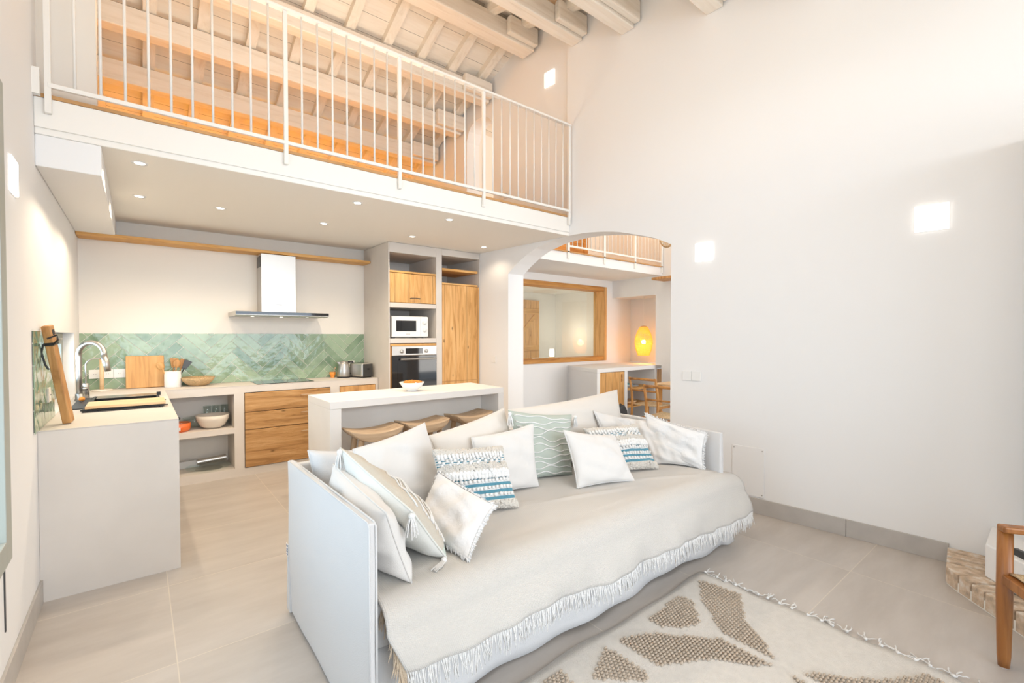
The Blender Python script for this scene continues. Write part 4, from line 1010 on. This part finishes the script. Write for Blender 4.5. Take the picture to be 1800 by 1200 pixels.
# ---- pillows
def pillow(name, label, cat, c4, T, m='fabric_white', back=None, k=.075, wr=.009, seed=0, pip=True, N_=26, fac=.42):
    """c4 = bottom-left, bottom-right, top-right, top-left as seen from the front"""
    bl, br_, tr_, tl = [Vector(c) for c in c4]; ctr = (bl + br_ + tr_ + tl) / 4
    nrm = ((br_ - bl) + (tr_ - tl)).cross((tl - bl) + (tr_ - br_)).normalized()      # faces the viewer
    t = thing(name, label, cat, tuple(ctr)); R0 = random.Random(seed + 3)
    ph = [R0.uniform(0, 6) for _ in range(8)]
    def P(u, v, s):
        uu = u * (1 - k * (1 - v * v) * abs(u) ** 3 * 1.0); vv = v * (1 - k * (1 - u * u) * abs(v) ** 3)
        p = bl * (1 - uu) * (1 - vv) / 4 + br_ * (1 + uu) * (1 - vv) / 4 + tr_ * (1 + uu) * (1 + vv) / 4 + tl * (1 - uu) * (1 + vv) / 4
        h = T / 2 * (max(0, (1 - u * u) * (1 - v * v))) ** fac
        h += wr * (math.sin(u * 5 + v * 3 + ph[0]) * math.sin(v * 7 - u * 2 + ph[1]) + .6 * math.sin(u * 11 * v + ph[2])) * (1 - max(abs(u), abs(v)) ** 4)
        h += wr * 1.6 * math.exp(-((u + v * .6 - .5) * 9) ** 2) * math.sin(v * 3 + ph[3]) * (1 - max(abs(u), abs(v)) ** 6)
        h += wr * .5 * math.sin(u * 13 + v * 6 + ph[4]) * math.sin(v * 11 - u * 4 + ph[5]) * (1 - max(abs(u), abs(v)) ** 4)
        return p + nrm * h * s - ctr
    def side(s, mm, nm):
        mb = MB()
        for i in range(N_ + 1):
            for j in range(N_ + 1):
                u = math.sin((-1 + 2 * i / N_) * PI / 2); v = math.sin((-1 + 2 * j / N_) * PI / 2); mb.v.append(tuple(P(u, v, s)))
        for i in range(N_):
            for j in range(N_):
                a = i * (N_ + 1) + j; f = (a, a + N_ + 1, a + N_ + 2, a + 1); mb.f.append(f if s > 0 else f[::-1])
        o = mb.build(nm, mm, t, smooth=True, norm=False)
        uvl = o.data.uv_layers.new(name='UVMap')
        for lp in o.data.loops:
            vi = lp.vertex_index; i, j = divmod(vi, N_ + 1); uvl.data[lp.index].uv = (.5 + .5 * math.sin((-1 + 2 * i / N_) * PI / 2), .5 + .5 * math.sin((-1 + 2 * j / N_) * PI / 2))
        return o
    side(1, m, 'front_cover'); side(-1, back or m, 'back_cover')
    if pip:
        e = []; n2 = 14
        for q in range(4 * n2):
            w_ = (q % n2) / n2 * 2 - 1; sd = q // n2
            e.append(P(*[(w_, -1), (1, w_), (-w_, 1), (-1, -w_)][sd], 1))
        e.append(e[0]); MB().tube(e, .0045, 6, cap=False).build('piping', {'pompom_weave': 'yarn_sand', 'block_weave': 'pale_sage'}.get(m, m), t, smooth=True)
    return t, P, nrm
pillow('back_cushion', 'plump white cushion tucked in the left back corner of the sofa', 'cushion', [(.67, 2.32, .51), (1.0, 2.32, .51), (.98, 2.44, .84), (.655, 2.44, .875)], .20, 'fabric_cover', seed=1)
pillow('back_cushion', 'large white back cushion nearest the left side panel, peaked at its right corner', 'cushion', [(.86, 2.20, .51), (1.39, 2.30, .51), (1.285, 2.40, .945), (.86, 2.38, .86)], .17, 'fabric_white', seed=2, k=.06)
pillow('back_cushion', 'long white back cushion standing before the middle bar stool', 'cushion', [(1.36, 2.30, .51), (1.98, 2.34, .51), (1.90, 2.44, .965), (1.32, 2.42, .86)], .16, 'fabric_cream', seed=3, k=.06)
pillow('back_cushion', 'widest cream back cushion with raised right corner in front of the arch', 'cushion', [(1.98, 2.32, .51), (3.14, 2.36, .54), (3.09, 2.44, 1.0), (1.93, 2.44, .95)], .18, 'fabric_cream', seed=4, k=.07)
pillow('cushion', 'plain white piped cushion wedged against the inside of the left panel', 'cushion', [(.70, 2.15, .51), (.80, 1.60, .51), (.70, 1.60, .80), (.69, 2.16, .86)], .17, 'fabric_white', seed=5, k=.04)
pl_, P, nn = pillow('cushion', 'plain white square cushion between pompom cushion and green cushion', 'cushion', [(1.50, 2.20, .51), (1.94, 2.14, .51), (1.965, 2.22, .885), (1.545, 2.30, .84)], .13, 'fabric_white', seed=6)
pl_, P, nn = pillow('cushion', 'plain white square cushion in front of the green cushion', 'cushion', [(2.10, 1.96, .51), (2.50, 1.83, .51), (2.50, 1.99, .775), (2.11, 2.09, .845)], .13, 'fabric_white', seed=7)
pillow('cushion', 'crumpled white cushion behind the right pompom cushion', 'cushion', [(2.70, 2.16, .51), (3.12, 2.20, .51), (3.13, 2.28, .77), (2.66, 2.32, .885)], .14, 'fabric_white', seed=8, wr=.014)
pillow('cushion', 'creased white cushion flopped behind the fringed cushion at the right end', 'cushion', [(2.95, 1.98, .51), (3.10, 1.75, .51), (3.13, 2.05, .80), (2.98, 2.28, .80)], .12, 'fabric_white', seed=9, wr=.016)
# green line cushion
gc, P, nn = pillow('cushion', 'sage green cushion with white wavy cords and tassels', 'cushion', [(1.92, 2.28, .51), (2.27, 2.17, .51), (2.40, 2.30, .885), (1.86, 2.34, .965)], .12, 'sage', seed=10)
mb = MB()
for k in range(11):
    v0 = -.88 + k * .175; am = random.uniform(.03, .09); ph = random.uniform(0, 6); fq = random.uniform(3, 5)
    pts = []
    for q in range(25):
        u = -.93 + 1.86 * q / 24; v = max(-.95, min(.95, v0 + am * math.sin(u * fq + ph) + .03 * math.sin(u * 9 + ph)))
        pts.append(P(u, v, 1) + nn * .003)
    mb.tube(pts, .0038, 5)
mb.build('cord_lines', 'yarn_white', gc, smooth=True)
def tassel(parent, p, d, ln=.085, m='yarn_white'):
    mb = MB(); d = Vector(d).normalized(); mb.ball(p + d * .012, .013, 8, 6)
    mb.tube([p, p + d * .02], .006, 6)
    for k in range(26):
        a = random.uniform(0, 2 * PI); r = random.uniform(.2, 1) ; o = Vector((math.cos(a), math.sin(a), 0)) * r
        e_ = p + d * (ln * random.uniform(.85, 1.1)) + o * .026
        mb.tube([p + d * .015 + o * .006, p + d * .04 + o * .017, e_], [.0028, .0028, .0018], 4, cap=False)
    mb.build('tassel', m, parent, smooth=True, norm=False)
for u, v in ((-1, 1), (1, 1), (1, -1)):
    tassel(gc, P(u * .99, v * .99, 1) + (Vector((-.02, -.03, 0)) if u < 0 else Vector((.02, -.02, 0))), (0, -.1, -1) if v > 0 else (.5, -.5, .3), .08)
# pompom cushions
def pompom(label, c4, seed):
    t, P, nn = pillow('pompom_cushion', label, 'cushion', c4, .13, 'pompom_weave', back='fabric_cream', seed=seed, k=.05)
    mb = MB(); 
    for v, nper, r in ((.03, 19, .013), (.09, 19, .013), (.15, 19, .013), (.20, 19, .012), (-.10, 17, .010), (-.33, 17, .010), (-.55, 15, .010), (.54, 20, .008), (.60, 20, .009), (.66, 20, .009), (.49, 20, .009), (.72, 20, .010), (.78, 20, .0105)):
        for q in range(nper):
            if .45 < v < .7 and (q + int(v * 100) // 6) % 2: continue
            u = -.93 + 1.86 * (q + (.5 if int(v * 100) % 2 else 0)) / nper
            p = P(u, v + random.uniform(-.012, .012), 1) + nn * r * .5
            mb.ball(p, r * random.uniform(.85, 1.15), 7, 5)
    mb.build('pompoms', 'yarn_white', t, smooth=True, norm=False)['kind'] = 'stuff'
    mb = MB()      # shaggy looped bands
    for _ in range(1500):
        v = random.choice((random.uniform(-1, -.78), random.uniform(.22, .44), random.uniform(.82, 1.0))); u = random.uniform(-1, 1)
        p = P(u, v, 1); mb.ball(p + nn * .003, random.uniform(.006, .010), 5, 4)
    mb.build('loop_tufts', 'yarn_sand', t, smooth=True, norm=False)['kind'] = 'stuff'
pompom('pompom and teal striped cushion in front of the left back cushions', [(1.21, 2.07, .52), (1.60, 1.93, .52), (1.625, 2.11, .81), (1.19, 2.14, .85)], 20)
pompom('pompom and teal striped cushion to the right of the green cushion', [(2.44, 2.03, .52), (2.84, 1.88, .52), (2.87, 2.09, .785), (2.40, 2.18, .80)], 21)
# fluffy fringed cushions
def fluffy(label, c4, seed, T=.12):
    t, P, nn = pillow('fringed_cushion', label, 'cushion', c4, T, 'fluffy', seed=seed, pip=False, wr=.010)
    mb = MB()
    for q in range(460):
        w_ = random.uniform(-1, 1); sd = q % 4; u, v = [(w_, -1), (1, w_), (w_, 1), (-1, w_)][sd]
        p = P(u * .985, v * .985, 1); o = P(u * 1.05, v * 1.05, 1) - p; c = P(u, v, 1) - P(u * .8, v * .8, 1)
        d = c.normalized() + Vector((random.uniform(-.5, .5), random.uniform(-.5, .5), random.uniform(-.5, .5)))
        mb.tube([p, p + d.normalized() * random.uniform(.010, .022)], [.0045, .0015], 4, cap=False)
    mb.build('fringe', 'fluffy', t, smooth=True, norm=False)['kind'] = 'stuff'
fluffy('white quilted cushion with frayed edge lying before the left pompom cushion', [(1.0, 2.0, .52), (1.06, 1.60, .515), (1.26, 1.68, .675), (1.18, 2.06, .76)], 30, T=.11)
fluffy('white quilted cushion with frayed edge leaning on the right side panel', [(3.03, 2.10, .57), (3.10, 1.68, .50), (3.135, 1.68, .755), (3.03, 2.12, .855)], 31, T=.10)
# tasselled sand cushion against the left panel
tc_, P, nn = pillow('tassel_cushion', 'sand and pale green cushion with corded lines and white tassels at the left', 'cushion', [(1.0, 1.68, .515), (.97, 2.18, .52), (.715, 2.14, .935), (.81, 1.61, .775)], .17, 'block_weave', back='pale_sage', seed=40, k=.03)
mb = MB()
for k in range(11):
    v0 = -.62 + k * .135
    pts = []
    for q in range(22):
        u = -.9 + 1.8 * q / 21; v = max(-.95, min(.95, v0 + .10 * math.sin(u * 3 + k) + .03 * math.sin(u * 8 + k * 2))); pts.append(P(u, v, 1) + nn * .003)
    mb.tube(pts, .0036, 5)
mb.build('cord_lines', 'yarn_white', tc_, smooth=True)
for (u, v, d) in ((1, 1, (-.1, -.25, -1)), (-1, 1, (-.05, -.15, -1)), (-1, -1, (-.9, -.5, -.05))):
    tassel(tc_, P(u * .99, v * .99, 1) + Vector((-.012, -.012, 0)), d, .085)

# ------------------------------------------------------------------ armchair at the right edge
ac = thing('armchair', 'dark wooden armchair with woven cord seat at the right edge', 'armchair', (2.935, .205, 0), math.radians(32))
def leg(x, y, h, name='leg'):
    return MB().tube([(x, y, .004), (x, y, .05), (x + .004, y, .3), (x + .008, y, h)], [.019, .0225, .0275, .026], 16).build(name, 'walnut', ac, smooth=True)
leg(0, 0, .60); leg(-.62, 0, .60); leg(-.02, -.58, .60); leg(-.60, -.58, .60)
for (x, y) in ((0, 0), (-.62, 0), (-.02, -.58), (-.60, -.58)): MB().lathe([(.015, 0), (.015, .004)], 12, (x, y, 0)).build('glide', 'white_plastic', ac)
for x in (-.012, -.628): MB().box(x - .027, x + .027, -.66, .028, .60, .627).build('armrest', 'walnut', ac, bevel=.007)
MB().box(-.626, -.012, -.02, .02, .37, .415).build('seat_rail', 'walnut', ac, bevel=.006); MB().box(-.626, -.012, -.60, -.56, .37, .415).build('seat_rail', 'walnut', ac, bevel=.006)
for x in (-.03, -.61): MB().box(x - .016, x + .016, -.58, -.015, .375, .41).build('seat_rail', 'walnut', ac, bevel=.006)
mb = MB()
for k in range(54):
    y = -.555 + k * .0103; mb.tube([(-.02, y, .42), (-.06, y, .428), (-.32, y, .418), (-.58, y, .428), (-.62, y, .42)], .0058, 6)
for k in range(2): mb.box(-.59, -.05, -.55, -.02, .40, .415)
mb.build('woven_seat', 'rush', ac, smooth=True, norm=False)
for z in (.66, .76, .86): MB().tube([(-.03, -.60, z), (-.32, -.66, z), (-.60, -.60, z)], .016, 10).build('back_slat', 'walnut', ac, smooth=True)
for x in (-.03, -.60): MB().tube([(x, -.58, .58), (x, -.60, .9)], .018, 10).build('back_post', 'walnut', ac, smooth=True)

# ------------------------------------------------------------------ dining room beyond the arch
YW2 = 5.55; XC = 6.88
dw = MB()
WX0, WX1, WZ0, WZ1 = 4.62, 6.70, 1.0, 2.34
dw.box(XW(5.0) + TW, WX0, YW2, YW2 + .22, 0, 2.60); dw.box(WX1, XC + .9, YW2, YW2 + .22, 0, 2.60); dw.box(WX0, WX1, YW2, YW2 + .22, 0, WZ0); dw.box(WX0, WX1, YW2, YW2 + .22, WZ1, 2.60)
struct(dw.build('wall_dining_back', 'plaster'))
cr_ = MB(); cr_.box(XC, XC + .7, 4.62, YW2 - .001, 2.15, 2.46)          # header over the niche
cr_.box(XC + .55, XC + .7, 4.62, YW2 - .001, .95, 2.15); cr_.box(XC, XC + .7, 4.50, 4.62, .95, 2.46)
cr_.box(XC, XC + .3, 1.0, 4.50, 0, 4.9)
cr_.box(XC, XC + .3, 4.50, 8, 2.6, 5.2)
struct(cr_.build('wall_dining_right', 'plaster'))
ms = MB().box(XW(4.5) + TW + .0, XC, 4.50, YW2 + .6, 2.46, 2.60)
struct(ms.build('floor_mezzanine', 'plaster', bevel=.005))
struct(bx(XW(4.5) + TW, XC, 4.48, YW2 + .6, 2.60, 2.615).build('trim_2', 'loft_floorwood'))
struct(bx(XW(6.2) + TW, XC + .3, 5.75, 5.9, 2.6, 5.2).build('wall_mezzanine_back', 'plaster_warm'))
struct(bx(XW(0) + TW - .2, 7.3, 6.8 - 9.4, 6.8, 5.2, 5.3).build('ceiling_dining', 'plaster_warm'))
struct(bx(XW(6) + TW, 8.0, 8.2, 8.3, 0, 2.6).build('wall_back_room', 'plaster'))
struct(bx(3.9, 8.0, YW2 + .22, 8.2, 2.46, 2.459).build('ceiling_back_room', 'plaster'))
struct(bx(8.0, 8.1, YW2, 8.3, 0, 2.6).build('wall_back_room_side', 'plaster'))
# wooden interior window
iw = bpy.data.objects.new('window_3', None); COL.objects.link(iw); struct(iw)
f = .075
for a in ((WX0, WX0 + f, WZ0, WZ1), (WX1 - f, WX1, WZ0, WZ1)): MB().box(a[0], a[1], YW2 - .02, YW2 + .24, a[2], a[3]).build('frame_stile', 'pine', iw, bevel=.006)
for a in ((WX0 + f, WX1 - f, WZ0, WZ0 + f), (WX0 + f, WX1 - f, WZ1 - f, WZ1)): MB().box(a[0], a[1], YW2 - .02, YW2 + .24, a[2], a[3]).build('frame_rail', 'frame_pine', iw, bevel=.006)
MB().box(WX0 + f, WX1 - f, YW2 + .19, YW2 + .196, WZ0 + f, WZ1 - f).build('pane', 'glass', iw)
# plank door in the room behind
dr = bpy.data.objects.new('door_1', None); COL.objects.link(dr); struct(dr); dr.location = (6.45, 8.19, 0)
MB().box(0, .95, -.05, 0, 0, 2.28).build('door_leaf', 'pine', dr, bevel=.004)
for z in (.3, 1.1, 1.95): MB().box(.03, .92, -.075, -.051, z, z + .13).build('door_batten', 'pine_x', dr, bevel=.004)
MB().hexa([(.05, -.074, 1.23), (.17, -.074, 1.23), (.17, -.051, 1.23), (.05, -.051, 1.23), (.78, -.074, 1.95), (.90, -.074, 1.95), (.90, -.051, 1.95), (.78, -.051, 1.95)]).build('door_brace', 'pine_x', dr)
tl = thing('night_lamp', 'small glowing lamp seen through the wooden interior window', 'lamp', (6.62, 6.9, 1.0))
MB().lathe([(.001, .02), (.045, .02), (.05, .08), (.045, .18), (.001, .18)], 16).build('shade', 'lamp_white', tl, smooth=True)
MB().lathe([(.06, 0), (.06, .02), (.001, .02)], 16).build('base', 'beech', tl)
ns = MB().box(6.25, 7.1, 6.7, 7.1, .955, 1.0).box(6.27, 6.31, 6.72, 7.08, 0, .954).box(7.04, 7.08, 6.72, 7.08, 0, .954).build('console_table', 'plaster'); tag(ns, 'pale ledge carrying the small lamp behind the interior window', 'table')
# mezzanine door and railing
md = bpy.data.objects.new('door_2', None); COL.objects.link(md); struct(md)
MB().box(5.45, 6.26, 5.70, 5.745, 2.62, 4.6).build('door_leaf', 'frame_pine', md, bevel=.004)
MB().box(6.261, 6.36, 5.69, 5.745, 2.62, 4.65).build('door_frame', 'frame_pine', md)
mr = thing('railing', 'white metal balustrade of the mezzanine seen through the arch', 'railing', (0, 4.50, 2.61))
mposts = [4.62, 5.38, 6.12, 6.85]
MB().box(4.0, 6.87, -.02, .02, .95, .975).build('top_rail', 'paint_white', mr); MB().box(4.62, 6.87, -.012, .012, .065, .09).build('bottom_rail', 'paint_white', mr)
for p in mposts: MB().box(p - .02, p + .02, -.02, .012, -.10, .95).build('post', 'paint_white', mr)
for a, b in zip(mposts, mposts[1:]):
    for k in range(7):
        xx = a + (b - a) * (k + 1) / 8; MB().tube([(xx, 0, .08), (xx, 0, .955)], .0075, 6).build('baluster', 'paint_white', mr, smooth=True)
# dining cabinet
dc = thing('sideboard', 'long plastered sideboard with wooden doors and open shelves beyond the arch', 'sideboard')
ZD = .945
MB().prism([(5.40, 4.64), (XC + .55, 4.64), (XC + .55, YW2 - .001), (5.70, YW2 - .001)], ZD - .06, ZD).build('top', 'plaster', dc, bevel=.003)
MB().prism([(5.401, 4.641), (5.47, 4.641), (5.76, YW2 - .001), (5.701, YW2 - .001)], 0, ZD - .061).build('end_panel', 'plaster', dc)
c_ = MB(); c_.box(6.07, 6.14, 4.641, 5.2, 0, ZD - .061); c_.box(6.90, 6.96, 4.641, 5.2, 0, ZD - .061); c_.box(5.75, XC + .5, 5.2, 5.22, 0, ZD - .061); c_.build('carcass', 'plaster', dc)
d1 = MB().box(5.475, 6.065, 4.65, 4.672, .05, ZD - .066).build('door', 'pine', dc, bevel=.003)
MB().box(5.99, 6.02, 4.63, 4.65, .72, .84).build('handle', 'old_wood', d1)
d2 = MB().box(6.965, 7.40, 4.65, 4.672, .05, ZD - .066).build('door', 'pine', dc, bevel=.003)
MB().ball((7.16, 4.635, .70), .02).build('knob', 'old_wood', d2, smooth=True)
for z in (.56, .28): MB().box(6.141, 6.899, 4.66, 5.199, z, z + .035).build('shelf', 'pine_x', dc, bevel=.003)
bk_ = [((6.22, 4.75, .596), (.20, .26, .02), 'book_grey', 'grey magazine at the bottom of the upper shelf pile beyond the arch'), ((6.22, 4.76, .617), (.22, .24, .015), 'paper', 'white magazine in the middle of the upper shelf pile beyond the arch'), ((6.24, 4.76, .633), (.19, .23, .022), 'book_teal', 'teal book on top of the upper shelf pile beyond the arch'),
       ((6.42, 4.75, .596), (.17, .22, .03), 'book_grey', 'grey book lying right of the magazine pile on the upper shelf')]
for (x, y, z), (a, b, c), m_, lb in bk_:
    o = MB().box(0, a, 0, b, 0, c).build('book', m_, bevel=.002, loc=(x, y, z)); tag(o, lb, 'book', 'books on the sideboard shelves')
tray = MB().lathe([(.001, 0), (.11, 0), (.17, .035), (.175, .05), (.165, .05), (.11, .012), (.001, .012)], 28).build('wooden_dish', 'beech', smooth=True, loc=(6.38, 4.85, .315)); tag(tray, 'pale wooden dish on the lower sideboard shelf', 'dish')
# pendant lamp
pd = thing('pendant_lamp', 'glowing amber wicker pendant hanging in the dining niche', 'lamp', (7.05, 4.98, 1.34))
prof = [(.055, .27), (.075, .255), (.12, .16), (.152, .05), (.155, -.03), (.135, -.14), (.10, -.235), (.098, -.24)]
mb = MB()
for k in range(44):
    a = 2 * PI * k / 44; mb.tube([(r * math.cos(a + z * .4), r * math.sin(a + z * .4), z) for r, z in prof], .0045, 4, cap=False)
for z_ in [(-.24 + .5 * q / 34) for q in range(35)]:
    for (r0, z0), (r1, z1) in zip(prof, prof[1:]):
        if z1 <= z_ <= z0:
            r = r0 + (r1 - r0) * (z_ - z0) / (z1 - z0); mb.tube([(r * math.cos(q * PI / 14), r * math.sin(q * PI / 14), z_) for q in range(29)], .004, 4, cap=False); break
mb.build('shade', 'wicker_lamp', pd, smooth=True, norm=False)
MB().lathe([(.058, .27), (.05, .285), (.001, .29)], 20).build('cap', 'wicker', pd, smooth=True)
MB().ball((0, 0, .0), .04, 14, 10).build('bulb', 'bulb', pd, smooth=True)
MB().tube([(0, 0, .04), (0, 0, .811)], .003, 6).build('cord', 'white_plastic', pd)
# dining table and chairs
dt = thing('dining_table', 'pale topped dining table at the right edge of the arch', 'table', (6.34, 3.5, 0), 0)
MB().box(-.5, .5, -.5, .45, .735, .76).build('tabletop', 'beech', dt, bevel=.006)
for x in (-.43, .43):
    for y in (-.43, .38): MB().tube([(x, y, 0), (x, y, .735)], [.02, .028], 10).build('leg', 'dining_wood', dt, smooth=True)
def dchair(loc, rz, label):
    t = thing('dining_chair', label, 'chair', loc, rz, None)
    for x in (-.22, .22):
        MB().tube([(x, .21, 0), (x, .20, .25), (x, .19, .45)], [.014, .019, .019], 10).build('front_leg', 'dining_wood', t, smooth=True)
        MB().tube([(x, -.24, 0), (x, -.20, .44), (x, -.215, .62), (x, -.27, .84)], [.015, .02, .02, .016], 10).build('rear_leg', 'dining_wood', t, smooth=True)
        MB().box(x - .011, x + .011, -.2, .19, .40, .435).build('seat_rail', 'dining_wood', t, bevel=.004)
        MB().box(x - .009, x + .009, -.21, .19, .20, .22).build('stretcher', 'dining_wood', t)
    MB().box(-.22, .22, .18, .205, .40, .435).build('seat_rail', 'dining_wood', t, bevel=.004)
    MB().tube([(-.23, -.262, .82), (0, -.30, .825), (.23, -.262, .82)], .018, 10).build('back_rail', 'dining_wood', t, smooth=True)
    MB().tube([(-.22, -.222, .65), (0, -.25, .65), (.22, -.222, .65)], .013, 8).build('back_slat', 'dining_wood', t, smooth=True)
    mb = MB()
    for k in range(36):
        y = -.195 + k * .0108; mb.tube([(-.215, y, .438), (0, y, .434), (.215, y, .438)], .0062, 6)
    mb.build('woven_seat', 'rush', t, smooth=True, norm=False)
    return t
c1 = dchair((5.93, 4.02, 0), math.radians(-90), 'wooden dining chair with rush seat at the near end of the dining table')
copy_tree(c1, (5.22, 3.28, 0), math.radians(-84), 'wooden dining chair half hidden by the right edge of the arch')
gt = thing('black_object', 'black rounded object behind the sofa near the plank door', 'object', (4.50, 3.50, 0))  # black shape taken for the back of a dark chair
MB().prism([(-.10, 0), (.10, 0), (.11, .36), (.09, .55), (.04, .62), (-.04, .62), (-.09, .55), (-.11, .36)], -.04, .04, axis=1).build('body', 'black', gt, bevel=.02, seg=3)
MB().tube([(-.03, 0, .615), (0, 0, .632), (.03, 0, .615)], .006, 6).build('handle', 'black', gt)
# upper stair landing by the mezzanine
ld = MB().box(6.885 - .35, 6.879, 4.1, 4.47, 2.36, 2.40).build('stair_tread', 'oak', bevel=.004); tag(ld, 'dark wooden stair tread beside the end of the mezzanine', 'stair')
wp = thing('wicker_globe_lamp', 'woven globe lamp half hidden at the arch edge above the mezzanine', 'lamp', (6.55, 4.2, 2.98))
mb = MB()
for k in range(18):
    a = PI * k / 18; mb.tube([(.11 * math.cos(a) * math.cos(q * PI / 12), .11 * math.sin(a) * math.cos(q * PI / 12), .13 * math.sin(q * PI / 12)) for q in range(25)], .003, 4, cap=False)
mb.build('shade', 'wicker', wp, smooth=True, norm=False)
MB().ball((0, 0, 0), .035).build('bulb', 'bulb', wp, smooth=True)
MB().tube([(0, 0, .03), (0, 0, 2.2)], .003, 6).build('cord', 'white_plastic', wp)
# upper room seen through the loft doorway
ur = MB(); ur.hexa([(3.7, 4.3, 5.1), (6.8, 4.3, 4.9), (6.8, 8.0, 3.4), (3.7, 8.0, 3.6), (3.7, 4.3, 5.15), (6.8, 4.3, 4.95), (6.8, 8.0, 3.45), (3.7, 8.0, 3.65)])
struct(ur.build('ceiling_upper_room', 'deck'))
